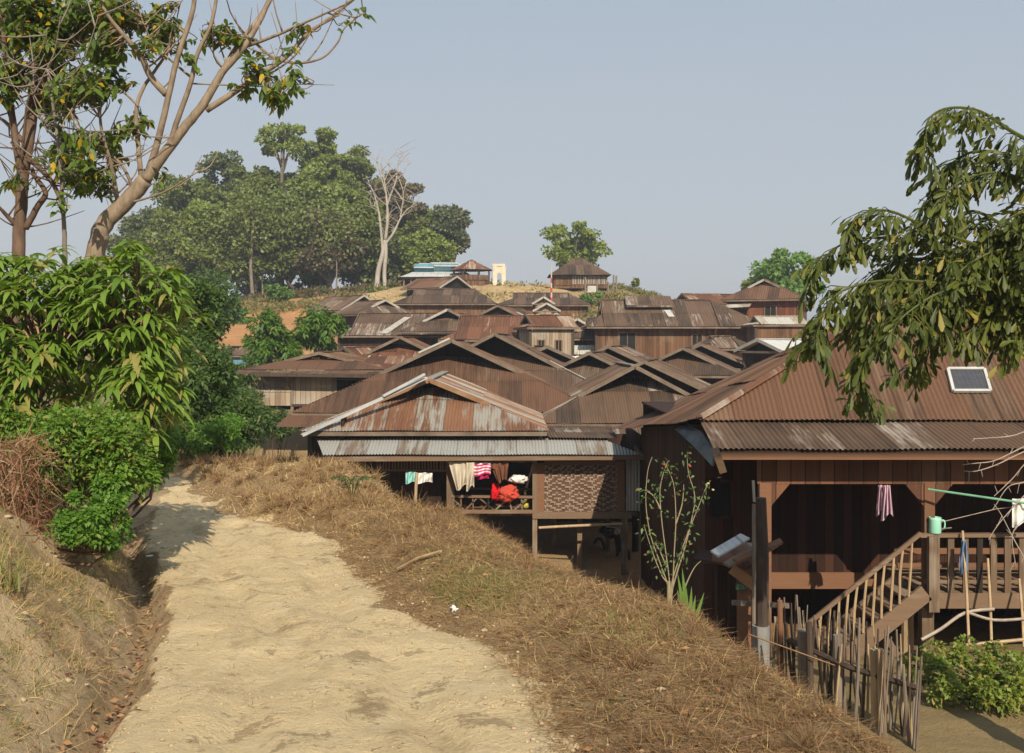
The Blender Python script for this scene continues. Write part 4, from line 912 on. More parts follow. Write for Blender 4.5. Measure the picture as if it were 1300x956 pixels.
# white roofed hall
D0 = 101; s_ = F/D0
hall = empty('hilltop_hall', P(555, 360, D0), 'white roofed hall with a small blue upper storey on the hilltop beside the grove', 'hall')
def pz(y, D): return -(y-433.5)/F*D
m = MB(); xA, xB, xC, xD = opn(508, D0-3), opn(601, D0-3), opn(588, D0+1), opn(530, D0+1)
corrugate(m, [(xA, D0-3, pz(351.5, D0-3)), (xB, D0-3, pz(351.5, D0-3)), (xC, D0+1, pz(343, D0+1)), (xD, D0+1, pz(343, D0+1))], (1, 0, 0), .2, .012)
corrugate(m, [(xA, D0-3, pz(351.5, D0-3)), (xD, D0+1, pz(343, D0+1)), (xA, D0+5, pz(351.5, D0-3))], (0, 1, 0), .2, .012); m.build('roof', 'roof_white', hall)
m = MB(); m.box2((xA+.3, D0-2.6, pz(353.5, D0-3)), (xB-.3, D0-2.5, pz(351.8, D0-3))); m.build('fascia', 'barge', hall)
m = MB(); m.box2((xD-.2, D0-.2, pz(346, D0)), (xC-.4, D0+2.2, pz(335, D0))); m.build('upper_wall', M['blue_wall'], hall)
m = MB(); m.box2((opn(551, D0), D0-.3, pz(343.5, D0)), (opn(573, D0), D0-.22, pz(338, D0))); 
w_ = m.build('window', M['cyan_glass'], hall); m = MB(); [m.box2((opn(x, D0), D0-.34, pz(343.5, D0)), (opn(x, D0)+.06, D0-.30, pz(338, D0))) for x in (551, 556, 561, 566, 572.5)]; m.build('mullion', 'plaster', w_)
m = MB(); corrugate(m, [(opn(528, D0)-.2, D0-.7, pz(341, D0)), (opn(553, D0), D0-.7, pz(341, D0)), (opn(548, D0), D0+1.4, pz(333, D0)), (opn(530, D0), D0+1.4, pz(333, D0))], (1, 0, 0), .2, .012); m.build('upper_roof', 'roof_white', hall)
m = MB(); corrugate(m, [(opn(552, D0), D0-.8, pz(339, D0)), (opn(591, D0), D0-.8, pz(342.5, D0)), (opn(580, D0), D0+1.4, pz(333.5, D0)), (opn(545, D0), D0+1.4, pz(332.5, D0))], (1, 0, 0), .2, .012); m.build('upper_roof', 'roof_white', hall)
for x in range(512, 600, 9):
    q = opn(x, D0-2.5); MB().box2((q, D0-2.55, gz(q, D0-2.5)-.3), (q+.12, D0-2.43, pz(352.5, D0-3))).build('post', 'post_grey', hall)
m = MB(); m.box2((opn(514, D0), D0+.3, gz(opn(550, D0), D0)-.6), (opn(596, D0), D0+.4, pz(348, D0))); m.build('wall', 'wood_dark', hall)
# pavilion
D1 = 99; pav = empty('pavilion', P(604, 358, D1), 'open pavilion with a rusty pyramid roof beside the white arch', 'pavilion')
ap = V((opn(598.5, D1), D1, pz(329.5, D1))); R_ = 2.05; ze = pz(343.5, D1); ring = [V((ap.x+R_*math.cos(a)*1.05, D1+R_*math.sin(a), ze)) for a in [math.radians(22.5+45*k) for k in range(8)]]
m = MB()
for k in range(8): corrugate(m, [ring[k], ring[(k+1) % 8], ap], ring[(k+1) % 8]-ring[k], .2, .012)
m.build('roof', 'roof_rust', pav)
for k in range(8):
    q = V((ap.x+(ring[k].x-ap.x)*.85, D1+(ring[k].y-D1)*.85, ze)); MB().beam((q.x, q.y, ze+.1), (q.x, q.y, gz(q.x, q.y)-.4), .12, .12).build('post', 'post_dark', pav)
m = MB()
for k in range(8):
    a_ = V((ap.x+(ring[k].x-ap.x)*.86, D1+(ring[k].y-D1)*.86, 0)); b_ = V((ap.x+(ring[(k+1) % 8].x-ap.x)*.86, D1+(ring[(k+1) % 8].y-D1)*.86, 0))
    m.slab([a_+V((0, 0, pz(356.5, D1))), b_+V((0, 0, pz(356.5, D1))), b_+V((0, 0, pz(350, D1))), a_+V((0, 0, pz(350, D1)))], (0, .04, 0))
m.build('railing', 'wood_brown', pav)
m = MB(); m.lathe((ap.x, D1, pz(357.5, D1)-.7), [(.01, 0), (1.95, 0), (1.95, .7), (.01, .7)], 8); m.build('platform', 'wood_brown', pav)
# arch gate
D2 = 98; gate = empty('arch_gate', P(633, 361, D2), 'cream plastered arch gate with a toothed top on the hilltop', 'gate')
gx0, gx1 = opn(626, D2), opn(642, D2); gm = (gx0+gx1)/2; zt_ = pz(338, D2); zb_ = pz(364, D2); pw = .38
MB().box2((gx0, D2-.2, zb_), (gx0+pw, D2+.2, zt_)).build('pillar', 'plaster', gate); MB().box2((gx1-pw, D2-.2, zb_), (gx1, D2+.2, zt_)).build('pillar', 'plaster', gate)
m = MB(); ar = [(gx0+pw, zt_-.02)]+[(gm+(gx1-gx0-2*pw)/2*math.cos(a), pz(352, D2)+.42*math.sin(a)**.8) for a in np.linspace(math.pi, 0, 9)]+[(gx1-pw, zt_-.02)]
for i in range(len(ar)-1):
    if i in (0, len(ar)-2): continue
    (x_a, z_a), (x_b, z_b) = ar[i], ar[i+1]
    m.slab([(x_a, D2-.15, z_a), (x_b, D2-.15, z_b), (x_b, D2-.15, zt_-.03), (x_a, D2-.15, zt_-.03)], (0, .3, 0))
m.build('arch', 'plaster', gate)
for k in range(5): MB().box2((gx0-.05+k*(gx1-gx0-.1)/4.6, D2-.22, zt_), (gx0+.17+k*(gx1-gx0-.1)/4.6, D2+.22, zt_+.22)).build('merlon', 'plaster', gate)
# hipped house on the hill
D3 = 97; hh = empty('hilltop_house', P(737, 364, D3), 'brown hip roofed bamboo walled house alone on the hill crest', 'house')
xa, xb = opn(697, D3-2.5), opn(776, D3-2.5); ze = pz(349, D3-2.5); za = pz(327, D3); yc = D3
c_ = [V((xa, D3-2.6, ze)), V((xb, D3-2.6, ze)), V((xb, D3+2.6, ze)), V((xa, D3+2.6, ze))]; r0, r1 = V((opn(731, D3), yc, za)), V((opn(738, D3), yc, za))
m = MB(); corrugate(m, [c_[0], c_[1], r1, r0], (1, 0, 0), .2, .015); corrugate(m, [c_[2], c_[3], r0, r1], (1, 0, 0), .2, .015); corrugate(m, [c_[1], c_[2], r1], (0, 1, 0), .2, .015); corrugate(m, [c_[3], c_[0], r0], (0, 1, 0), .2, .015); m.build('roof', 'roof_dark', hh)
wa, wb = opn(703, D3-2), opn(771, D3-2)
m = MB(); m.box2((wa, D3-2, pz(366, D3-2)), (wb, D3+2, ze-.02)); m.build('wall', 'wood_brown', hh)
for k in range(22):
    x_ = opn(726+k*2.05, D3-2.1); MB().box2((x_, D3-2.1, pz(361, D3-2)), (x_+.07, D3-2.03, ze-.05)).build('slat', 'barge_white' if k % 3 else 'wood_pale', hh)
m = MB(); m.box2((opn(704, D3-2), D3-2.06, pz(362, D3-2)), (opn(725, D3-2), D3-2.01, ze-.08)); m.build('boarding', 'wood_brown', hh)

mast = empty('mast', P(700, 384, 86), 'thin red and white banded mast above the village roofs', 'mast')
for k in range(8):
    ya, yb = 384-k*6.2, 384-(k+1)*6.2
    MB().tube([P(700, ya, 86), P(700, yb, 86)], .09-.007*k, 6).build('band', cloth_mat('mast%d' % k, (.55, .06, .05) if k % 2 == 0 and k < 5 else (.50, .45, .36)), mast)
m = MB(); a_ = P(746, 371, 92); b_ = P(757, 363, 92); m.box2((a_.x, 92, a_.z), (b_.x, 92.1, b_.z)); m.build('white_board', 'flash_white', label='white board standing below the hip roofed house on the crest', cat='board')
hp = None
for i, (x, y0, y1, lab) in enumerate(((743, 352, 378, 'grey pole left of the white board on the hillside'), (758, 360, 374, 'short grey pole at the right side of the white board'), (779, 349, 366, 'left one of two close poles beyond the hip roofed house'), (782.5, 350, 366, 'right one of two close poles beyond the hip roofed house'), (772, 358, 372, 'short grey pole under the right corner of the hip roof'))):
    m = MB(); m.tube([P(x, y1+3, 91), P(x, y0, 91)], .08, 6); m.build('fence_pole', 'post_grey', label=lab, cat='pole', group='poles on the hill crest')
m = MB(); m.tube([P(776, 368, 91), P(783, 361, 91)], .06, 6); m.build('prop', 'post_grey', label='slanting prop leaning on the close poles of the hill crest', cat='pole', group='poles on the hill crest')

cloth(726, 452, 737, 474, 47, 'white garment hanging under the pale metal awning', 'garment', cw_, 'garment', None, 2, depth=.1)
# ------------------------------------------------------------------ vegetation builders
def unit(a): return a/np.maximum(np.linalg.norm(a, axis=-1, keepdims=True), 1e-9)
def rdir(n, up=0.):
    v = rng.normal(size=(n, 3)); v[:, 2] += up; return unit(v)
def leaves(pos, axis_, nrm, length, width, droop=.3, fold=.15, st=4, prof=None):
    """n curved leaves, each a 3-wide strip; returns verts, quads"""
    n = len(pos); axis_ = unit(axis_); side = unit(np.cross(axis_, nrm)); nrm = np.cross(side, axis_)
    ts = np.linspace(0, 1, st+1); prof = prof or (lambda t: np.sin(np.pi*t**.75)**.8 if 0 < t < 1 else 0.03)
    out = []
    for t in ts:
        c = pos+axis_*(length*t)[:, None]-np.array([0, 0, 1.])*(droop*length*t*t)[:, None]
        w = width*prof(t)/2
        for s in (-1, 0, 1):
            out.append(c+side*(s*w)[:, None]+nrm*((0 if s == 0 else 1)*fold*w)[:, None])
    v = np.stack(out, 1); k = 3*(st+1); q = []
    for i in range(st):
        for j in (0, 1): a = i*3+j; q.append((a, a+1, a+4, a+3))
    f = (np.arange(n)[:, None, None]*k+np.array(q)[None]).reshape(-1, 4)
    return v.reshape(-1, 3), f
def cards(pos, axis_, nrm, length, width):
    """small 4-point leaf or leaf clump"""
    n = len(pos); axis_ = unit(axis_); side = unit(np.cross(axis_, nrm))
    L = np.broadcast_to(length, (n,))[:, None]; W = np.broadcast_to(width, (n,))[:, None]
    v = np.stack([pos, pos+axis_*L*.45+side*W/2, pos+axis_*L, pos+axis_*L*.5-side*W/2], 1)
    return v.reshape(-1, 3), np.arange(4*n).reshape(n, 4)
def ribbons(root, dir_, length, width, bend, segs=3):
    n = len(root); dir_ = unit(dir_); side = unit(np.cross(dir_, rng.normal(size=(n, 3))))
    out = []
    for i in range(segs+1):
        t = i/segs; c = root+dir_*(length*t)[:, None]+bend*(length*t*t)[:, None]; w = width*(1-.85*t)/2
        out += [c-side*w[:, None], c+side*w[:, None]]
    v = np.stack(out, 1); k = 2*(segs+1); q = [(2*i, 2*i+1, 2*i+3, 2*i+2) for i in range(segs)]
    return v.reshape(-1, 3), (np.arange(n)[:, None, None]*k+np.array(q)[None]).reshape(-1, 4)
def catm(parts):
    vs = []; fs = []; b = 0
    for v, f in parts: vs.append(v); fs.append(f+b); b += len(v)
    return np.concatenate(vs), np.concatenate(fs)
def veg(name, vf, mat, parent=None, **p):
    return setp(link(name, npmesh(name, vf[0], vf[1]), mat, parent), **p)

# ------------------------------------------------------------------ hill grove
def crown_pts(c, rx, rz, n, nb, ry=None, flat=.7, core=.15, seed=0):
    r = np.random.default_rng(seed); ry = ry or rx
    b = r.normal(size=(nb, 3)); b = unit(b)*(r.random((nb, 1))**.45); b = b*np.array([rx, ry, rz])*.92
    br = (.16+.20*r.random(nb))*min(rx, rz*1.3)
    k = r.integers(0, nb, n); d = unit(r.normal(size=(n, 3))+np.array([0, 0, .25])); rad = np.where(r.random(n) < core, r.random(n)**.5, .68+.46*r.random(n)**1.3)
    off = d*(br[k]*rad)[:, None]; off[:, 2] *= flat
    return np.array(c)+b[k]+off, d, np.array(c)+b, br
def tree(label, cx, ty, rad, by, D, mat, bark='bark_grey', low=.30, n=5200, size=.34, nb=26, seed=0, cat='tree', group='trees of the hilltop grove', name='broadleaf_tree', lean=0., trunk=.28, flat=.6, tiers=None):
    s = F/D; x = (cx-650)/s; g0 = gz(x, D); z1 = -(ty-433.5)/s; H = z1-g0; r = rad/s
    t = empty(name, (x, D, g0), label, cat, group)
    c0 = g0+H*low; cz = (z1+c0)/2; rz = (z1-c0)/2
    rr = random.Random(seed)
    pos, d, bl, br = crown_pts((x, D, cz), r, rz, n, nb, seed=seed, flat=flat)
    rg = np.random.default_rng(seed+99)
    ax = unit(d*.5+rg.normal(size=(n, 3))*.8+np.array([0, 0, -.25])); nm = unit(d+rg.normal(size=(n, 3))*.6+np.array([0, 0, .5]))
    sz = size*(.6+.8*rg.random(n))
    veg('crown', cards(pos, ax, nm, sz, sz*.75), mat, t)
    m = MB(); top = V((x+lean, D, cz)); th = trunk
    pts = smooth_path([V((x-lean*.3, D, g0-.3)), V((x+rr.uniform(-.3, .3), D, g0+H*low*.6)), V((x+lean*.5+rr.uniform(-.4, .4), D, g0+H*low*1.3)), top])
    m.tube(pts, list(np.linspace(th, th*.35, len(pts))), 7)
    for k in rr.sample(range(nb), min(nb, 10)):
        a = V((x+lean*.4, D, g0+H*low*rr.uniform(.75, 1.3))); b_ = V(bl[k]); mid = a.lerp(b_, .5)+V((0, 0, rr.uniform(-.3, .8)))
        q = smooth_path([a, mid, b_], 3); m.tube(q, list(np.linspace(th*.4, .04, len(q))), 5)
    m.build('trunk', bark, t, smooth=True)
    return t
gl = 'leaf_grove'; gll = 'leaf_grove_light'; gld = 'leaf_grove_dark'
G_ = [
 (188, 262, 46, 120, gld, 'dark tree at the far left of the hilltop grove, half behind the leaning tree'),
 (238, 204, 46, 118, gl, 'rounded tree at the upper left shoulder of the hilltop grove'),
 (288, 182, 40, 122, gld, 'dull dark tree rising second from the left on the grove skyline'),
 (318, 205, 40, 117, gl, 'green tree between the dull dark tree and the airy tall tree of the grove'),
 (352, 205, 44, 118, gl, 'rounded tree directly under the airy tall tree of the grove'),
 (412, 150, 30, 119, gll, 'tallest bright green tree of the grove, with a small knob at its top'),
 (412, 196, 44, 115, gll, 'broad bright green tree under the knobbed tallest tree of the grove'),
 (452, 182, 36, 121, gl, 'tree right of the tallest bright tree on the grove skyline'),
 (505, 215, 36, 119, 'leaf_brown', 'brownish thin tree directly behind the bare white tree'),
 (532, 258, 40, 120, gl, 'green tree at the right slope of the grove, behind the bare white tree'),
 (572, 252, 27, 116, 'leaf_grove_grey', 'greyish airy tree at the right end of the grove'),
 (218, 268, 48, 110, gl, 'low wide tree in the front left of the grove'),
 (268, 250, 44, 109, gll, 'mid green front tree of the grove, right of the low wide one'),
 (322, 245, 44, 108, gl, 'front tree of the grove with a bare crooked limb showing'),
 (372, 238, 42, 110, gl, 'front tree of the grove below the airy tall tree'),
 (420, 262, 42, 108, 'leaf_brown', 'brownish half bare tree in the middle front of the grove'),
 (462, 250, 38, 110, gl, 'front tree of the grove just left of the bare white tree'),
 (545, 292, 32, 109, gll, 'low bright tree right of the bare white tree, above the white roofed hall'),
 (500, 300, 34, 112, gld, 'dark low tree behind the foot of the bare white tree'),
]
for i, (cx, ty, rad, D, mt, lab) in enumerate(G_):
    big = rad*(395-ty)
    tree(lab, cx, ty, rad, 390, D, mt, bark=('bark_dark', 'bark_grey')[i % 2], low=(.34 if D > 113 else .17), n=int(8200+big*.75), size=.37, nb=int(34+rad*.9), seed=i+1, trunk=.30 if i % 3 else .42, lean=((i*37) % 7-3)*.25)
tree('airy tall tree with a flat open crown standing out of the grove skyline', 358, 150, 34, 390, 116, gll, low=.74, n=2600, size=.40, nb=26, seed=61, trunk=.3, flat=.45)
tree('understorey of dark bushes filling the left foot of the grove', 250, 335, 60, 390, 113, gld, low=.05, n=3000, size=.4, nb=26, seed=70, name='bush', cat='bush', group='bushes under the grove')
tree('understorey bush in the middle foot of the grove', 400, 335, 36, 385, 114, gld, low=.25, n=2200, size=.4, nb=20, seed=71, name='bush', cat='bush', group='bushes under the grove')
tree('understorey bush at the right foot of the grove', 470, 325, 42, 380, 113, gld, low=.1, n=3000, size=.4, nb=20, seed=72, name='bush', cat='bush', group='bushes under the grove')
for i, (px, y0, y1, D, w, lab) in enumerate(((283, 300, 395, 107, .18, 'thin bare trunk left of the two crooked trunks under the grove'), (322, 280, 392, 105, .3, 'thick pale crooked trunk under the grove left of the yellow green bush'), (334, 305, 390, 107, .16, 'slim grey trunk beside the thick crooked one'), (427, 300, 372, 106, .14, 'slim pale trunk standing before the dark middle of the grove'), (404, 290, 378, 110, .45, 'thick dark trunk in the middle of the grove'), (300, 320, 395, 112, .2, 'grey trunk between the two left crooked trunks'), (452, 300, 368, 111, .28, 'leaning pale trunk left of the bare white tree'))):
    a = P(px, y1, D); g0 = gz(a.x, D); b_ = P(px+random.uniform(-8, 8), y0, D); md = (a+b_)/2+V((random.uniform(-.6, .6), 0, 0))
    q = smooth_path([V((a.x, D, g0-.3)), md, b_]); w = w*.75; t_ = empty('tree', (a.x, D, g0), lab, 'tree', 'trunks under the grove')
    MB().tube(q, list(np.linspace(w, w*.5, len(q))), 7).build('trunk', 'bark_grey' if i != 4 else 'bark_dark', t_, smooth=True)
    tp = np.array(b_)+rng.normal(size=(900, 3))*np.array([1.5, 1.2, 1.3])+np.array([0, -.3, .4]); veg('crown', cards(tp, rdir(900, -.2), rdir(900, .5), .40*np.ones(900), .28), gl, t_)
# scrub on the hill slopes
nS = 5200; px_ = rng.uniform(240, 850, nS); Ds = rng.uniform(78, 112, nS); xx = (px_-650)/F*Ds; kk = (fbm(xx*.22, Ds*.22, 57, 3) > -.05) & ((px_ < 460) | (px_ > 715) | (rng.random(nS) < .10)); xx, Ds = xx[kk], Ds[kk]; nS = len(xx); zz = ground(xx, Ds)
per = 14; c_s = np.repeat(np.stack([xx, Ds, zz], 1), per, 0)+rng.normal(size=(nS*per, 3))*np.array([.28, .28, .0])+np.array([0, 0, 1])*rng.random((nS*per, 1))*.35
sz = .18+.22*rng.random(nS*per); veg('hill_scrub', cards(c_s, rdir(nS*per, .6), rdir(nS*per, .3), sz, sz*.4), leaf_mat('scrub', (.16, .13, .05), (.30, .23, .10), (.09, .12, .035), .35), label='dry scrub and weeds on the slopes of the hilltop', cat='scrub', kind='stuff')
nS = 2400; px_ = rng.uniform(255, 500, nS); Ds = rng.uniform(103, 118, nS); xx = (px_-650)/F*Ds; zz = ground(xx, Ds)
c_s = np.repeat(np.stack([xx, Ds, zz], 1), per, 0)+rng.normal(size=(nS*per, 3))*np.array([.35, .35, .0])+np.array([0, 0, 1])*(rng.random((nS*per, 1))**1.5)*.9
sz = .22+.3*rng.random(nS*per); veg('undergrowth', cards(c_s, rdir(nS*per, .4), rdir(nS*per, .3), sz, sz*.5), leaf_mat('underg', (.05, .07, .025), (.11, .11, .045), (.20, .12, .06), .3), label='brown and green undergrowth on the ground of the grove', cat='undergrowth', kind='stuff')
for i, (cx, ty, rad, D, lab) in enumerate(((215, 345, 40, 121, 'low dark bush at the far left foot of the grove'), (330, 352, 42, 121, 'low dark bush behind the two crooked trunks of the grove'), (525, 330, 36, 114, 'low bush behind the white roofed hall'))):
    tree(lab, cx, ty, rad, 390, D, gl, low=.02, n=3600, size=.4, nb=30, seed=90+i, name='bush', cat='bush', group='bushes under the grove', trunk=.1)
# bare white tree
dt = empty('bare_tree', P(480, 370, 103), 'bare white barked tree with forked naked branches in front of the grove', 'bare tree')
Dd = 103
def limb(m, pts, r0, r1, n=7, k=4):
    q = smooth_path([P(*p) if len(p) == 3 else P(p[0], p[1], Dd) for p in pts], k); m.tube(q, list(np.linspace(r0, r1, len(q))), n)
    return q
m = MB(); limb(m, [(478, 372), (480, 345), (485, 325), (489, 305)], .30, .2); limb(m, [(489, 372), (488, 345), (490, 320), (489, 305)], .22, .18); m.build('trunk', 'bark_white', dt, smooth=True)
for pts, r0 in (([(489, 305), (492, 280), (491, 255), (488, 230), (484, 205)], .26), ([(486, 320), (484, 295), (481, 270), (476, 250), (470, 235)], .22), ([(489, 310), (500, 295), (508, 278), (518, 265), (530, 260)], .2), ([(491, 262), (497, 245), (503, 228), (506, 205), (515, 192)], .15), ([(491, 250), (486, 232), (481, 215), (478, 200)], .12), ([(508, 278), (510, 265), (512, 250), (511, 238)], .1), ([(481, 270), (477, 262), (470, 262)], .07), ([(488, 230), (494, 215), (493, 200)], .08), ([(503, 228), (512, 220), (517, 208)], .07)):
    m = MB(); q = limb(m, pts, r0*.75, .03, 6)
    for j in range(3, len(q), 2):
        a = q[j]; m.tube([a, a+V((random.uniform(-1, 1), random.uniform(-.5, .5), random.uniform(.2, 1.3))), a+V((random.uniform(-1.8, 1.8), 0, random.uniform(.8, 2.2)))], [.05, .035, .015], 4, cap=False)
    m.build('branch', 'bark_white', dt, smooth=True)
# others
tree('airy tree with layered tufts behind the hip roofed house on the crest', 728, 279, 44, 362, 108, 'leaf_grove_light', low=.12, n=4200, size=.40, nb=34, seed=80, group=None, trunk=.25, flat=.5)
tree('tiny round bush alone on the crest right of the hip roofed house', 804.5, 353, 7, 370, 96, gl, low=.2, n=420, size=.2, nb=7, seed=81, name='bush', cat='bush', group=None, trunk=.05)
tree('round bright green tree behind the red brown plank house at the far right', 1000, 318, 44, 380, 88, 'leaf_fresh', low=.2, n=5500, size=.36, nb=40, seed=82, group=None)
tree('smaller green tree at the left shoulder of the round bright one, far right', 963, 338, 26, 380, 90, 'leaf_grove_light', low=.2, n=2200, size=.34, nb=18, seed=83, group=None)
tree('yellow green feathery bush at the foot of the grove above the orange soil', 351, 358, 22, 400, 92, 'leaf_fresh', low=.05, n=2600, size=.26, nb=16, seed=84, name='bush', cat='bush', group=None, trunk=.08)
tree('green bush below the white board on the crest', 752, 370, 17, 390, 90, 'leaf_fresh', low=.0, n=1100, size=.22, nb=10, seed=85, name='bush', cat='bush', group=None, trunk=.05)
tree('young green bush at the foot of the bare white tree', 479, 363, 8, 378, 98, 'leaf_fresh', low=.1, n=500, size=.2, nb=6, seed=86, name='bush', cat='bush', group=None, trunk=.05)
# two bright trees right before the village
def bigleaf_tree(label, cx, ty, rad, by, D, n, seed, size=.24):
    s = F/D; x = (cx-650)/s; g0 = gz(x, D); z1 = -(ty-433.5)/s; zb = -(by-433.5)/s; cz = (z1+zb)/2; rz = (z1-zb)/2; r = rad/s
    t = empty('broadleaf_tree', (x, D, g0), label, 'tree', 'bright round trees beside the village roofs')
    pos, d, bl, br = crown_pts((x, D, cz), r, rz, n, 30, seed=seed, flat=.8)
    ax = unit(d+rng.normal(size=(n, 3))*.5+np.array([0, 0, -.5])); sz = size*(.7+.6*rng.random(n))
    veg('crown', leaves(pos, ax, unit(d+np.array([0, 0, .8])), sz, sz*.5, .3, st=2), 'leaf_bright', t)
    m = MB(); [m.tube(smooth_path([(x, D, g0-.2), (x+random.uniform(-.3, .3), D, (g0+cz)/2), tuple(V(b_))], 3), [.13, .12, .11, .1, .07, .05, .03], 6) for b_ in bl[:8]]; m.build('trunk', 'bark_grey', t, smooth=True)
bigleaf_tree('large round bright green tree left of the weathered plank house', 352, 392, 42, 472, 50, 5600, 5)
bigleaf_tree('round bright green tree touching the long low roof, right of the larger one', 405, 388, 34, 445, 52, 3800, 6)
# small papaya like plant
def stalk_plant(label, px, ty, by, D, r, n, mat='leaf_fresh', name='young_tree', cat='young tree'):
    a = P(px, by, D); g0 = min(gz(a.x, D), a.z); top = P(px, ty, D); t = empty(name, (a.x, D, g0), label, cat)
    MB().tube([(a.x, D, g0-.1), top], [.06, .04], 6).build('stem', 'bark_grey', t)
    pos = np.repeat(np.array(top)[None], n, 0)+rng.normal(size=(n, 3))*.08; d = rdir(n, .1)
    veg('foliage', leaves(pos, d, np.tile([0, 0, 1.], (n, 1)), r*(.6+.6*rng.random(n)), r*.35*np.ones(n), .6), mat, t)
stalk_plant('slender young tree with a tuft of leaves before the blue hut', 297, 492, 540, 36, .6, 46)

# ------------------------------------------------------------------ shrubs on the left
def shrub(label, cx, cy, rx, ry, D, rd, n, leaf, mat, name='shrub', cat='shrub', group=None, seed=0, nb=26, st=2, asp=.5, core=.2, stems=8, flat=.85, droop=.25, root=0.):
    s = F/D; c = P(cx, cy, D); g0 = gz(c.x, D); t = empty(name, (c.x, D, g0), label, cat, group)
    pos, d, bl, br = crown_pts(tuple(c), rx/s, ry/s, n, nb, ry=rd, seed=seed, flat=flat, core=core)
    gg = ground(pos[:, 0], pos[:, 1], False); k = pos[:, 2] > gg+.02; pos, d = pos[k], d[k]; n = len(pos)
    ax = unit(d*.8+rng.normal(size=(n, 3))*.55+np.array([0, 0, .1])); nm = unit(d*.5+np.array([0, -.2, .9])+rng.normal(size=(n, 3))*.35); sz = leaf*(.6+.7*rng.random(n))
    veg('foliage', leaves(pos, ax, nm, sz, sz*asp, droop, st=st), mat, t)
    m = MB(); rr = random.Random(seed)
    for b_ in bl[:stems]:
        q = smooth_path([(c.x+root+rr.uniform(-.2, .2), D+rr.uniform(-.1, .2), gz(c.x+root, D)-.15), tuple(V((c.x, D, (g0+b_[2])/2))+V((rr.uniform(-.2, .2), 0, 0))), tuple(b_)], 3)
        m.tube(q, list(np.linspace(.017, .006, len(q))), 5)
    m.build('stems', 'bark_brown', t, smooth=True, kind='stuff'); return t
def whorl_shrub(label, ells, n, leaf, seed):
    rg = np.random.default_rng(seed); t = empty('big_leaf_shrub', P(110, 600, 9.0), label, 'shrub'); allp = []; m = MB()
    for (cx, cy, rx, ry, D, rd, w) in ells:
        s = F/D; c = np.array(P(cx, cy, D)); k = int(n*w); d = unit(rg.normal(size=(k, 3))+np.array([0, -.5, .2])); rad = .72+.33*rg.random(k)
        # lumpy surface
        lump = 1+.16*np.sin(d[:, 0]*7+cx)*np.sin(d[:, 2]*6+cy)
        tip = c+d*np.array([rx/s, rd, ry/s])*(rad*lump)[:, None]
        for i in range(k):
            m_ = rg.integers(7, 12); az = np.linspace(0, 2*np.pi, m_, endpoint=False)+rg.random()*6; el = rg.uniform(-.35, .45, m_)
            ax = np.stack([np.cos(az)*np.cos(el), np.sin(az)*np.cos(el), np.sin(el)], 1)+d[i]*.35
            allp.append((np.repeat(tip[i][None], m_, 0)-np.array([0, 0, 1])*rg.random((m_, 1))*.07, ax, leaf*(.65+.6*rg.random(m_))))
            if i % 3 == 0:
                q = smooth_path([c+(tip[i]-c)*.2-np.array([0, 0, .25]), c+(tip[i]-c)*.65-np.array([0, 0, .05]), tip[i]], 2); m.tube(q, list(np.linspace(.016, .006, len(q))), 4)
    pos = np.concatenate([a[0] for a in allp]); ax = np.concatenate([a[1] for a in allp]); L = np.concatenate([a[2] for a in allp])
    N_ = len(pos); nm = np.tile([0, 0, 1.], (N_, 1))+rg.normal(size=(N_, 3))*.25
    veg('foliage', leaves(pos, ax, nm, L, L*.27, .62, .25, st=5, prof=lambda x: math.sin(math.pi*x**.8)**.9 if 0 < x < 1 else .04), 'leaf_big', t)
    m.build('stem', 'bark_brown', t)
whorl_shrub('big glossy leaved shrub with drooping bright green leaves on the left bank', [
    (60, 420, 105, 90, 9.2, .85, .36), (175, 400, 68, 85, 9.0, .7, .26), (150, 360, 70, 42, 9.4, .6, .10), (20, 360, 70, 42, 9.4, .6, .10), (190, 500, 38, 55, 8.6, .45, .10), (40, 480, 70, 60, 8.7, .5, .12)], 520, .175, 3)
shrub('small leaved bright green shrub overhanging the path ditch, below the big leaved shrub', 112, 572, 92, 64, 7.7, .5, 14500, .040, M['leaf_mixed'], seed=11, nb=54, asp=.62, root=-.35)
shrub('lower lobe of small leaved green growth hanging to the bank by the ditch', 122, 655, 46, 56, 7.1, .34, 6800, .036, 'leaf_small', seed=12, nb=30, asp=.62, root=-.45, stems=5)
shrub('dark olive shrub filling the bend of the path behind the big leaved one', 238, 500, 66, 92, 20.5, 1.4, 15000, .095, 'leaf_olive', seed=13, nb=60, asp=.55, stems=6)
shrub('small leaved green growth at the foot of the big leaved shrub, left edge', 34, 548, 50, 34, 8.2, .4, 5200, .042, M['leaf_mixed'], seed=35, nb=34, asp=.6, root=-.2, stems=4)
shrub('low green lobe hanging over the left side of the path before its bend', 196, 585, 32, 44, 9.8, .4, 5200, .050, 'leaf_small', seed=31, nb=28, asp=.55, stems=5, root=-.55)
shrub('low leafy lobe resting on the far end of the path', 258, 562, 46, 30, 18.9, .8, 5200, .075, 'leaf_small', seed=32, nb=26, asp=.55, stems=4)
shrub('thin leafy spray leaning right over the end of the path', 286, 552, 34, 24, 18.2, .6, 2400, .07, 'leaf_small', seed=14, nb=20, asp=.5, stems=4)
shrub('olive green shrub top rising behind the right shoulder of the big leaved shrub', 246, 400, 46, 62, 23, 1.4, 9500, .11, 'leaf_olive', seed=15, nb=44, asp=.55, stems=5)
shrub('pale green bush on the slope below the weathered plank house', 300, 530, 38, 40, 24, 1.2, 5200, .11, 'leaf_olive', seed=16, nb=30, asp=.5)
shrub('weedy green bush under the open side of the weathered plank house', 350, 535, 32, 22, 33, 1.0, 2400, .12, 'leaf_olive', seed=17, nb=18, asp=.4)
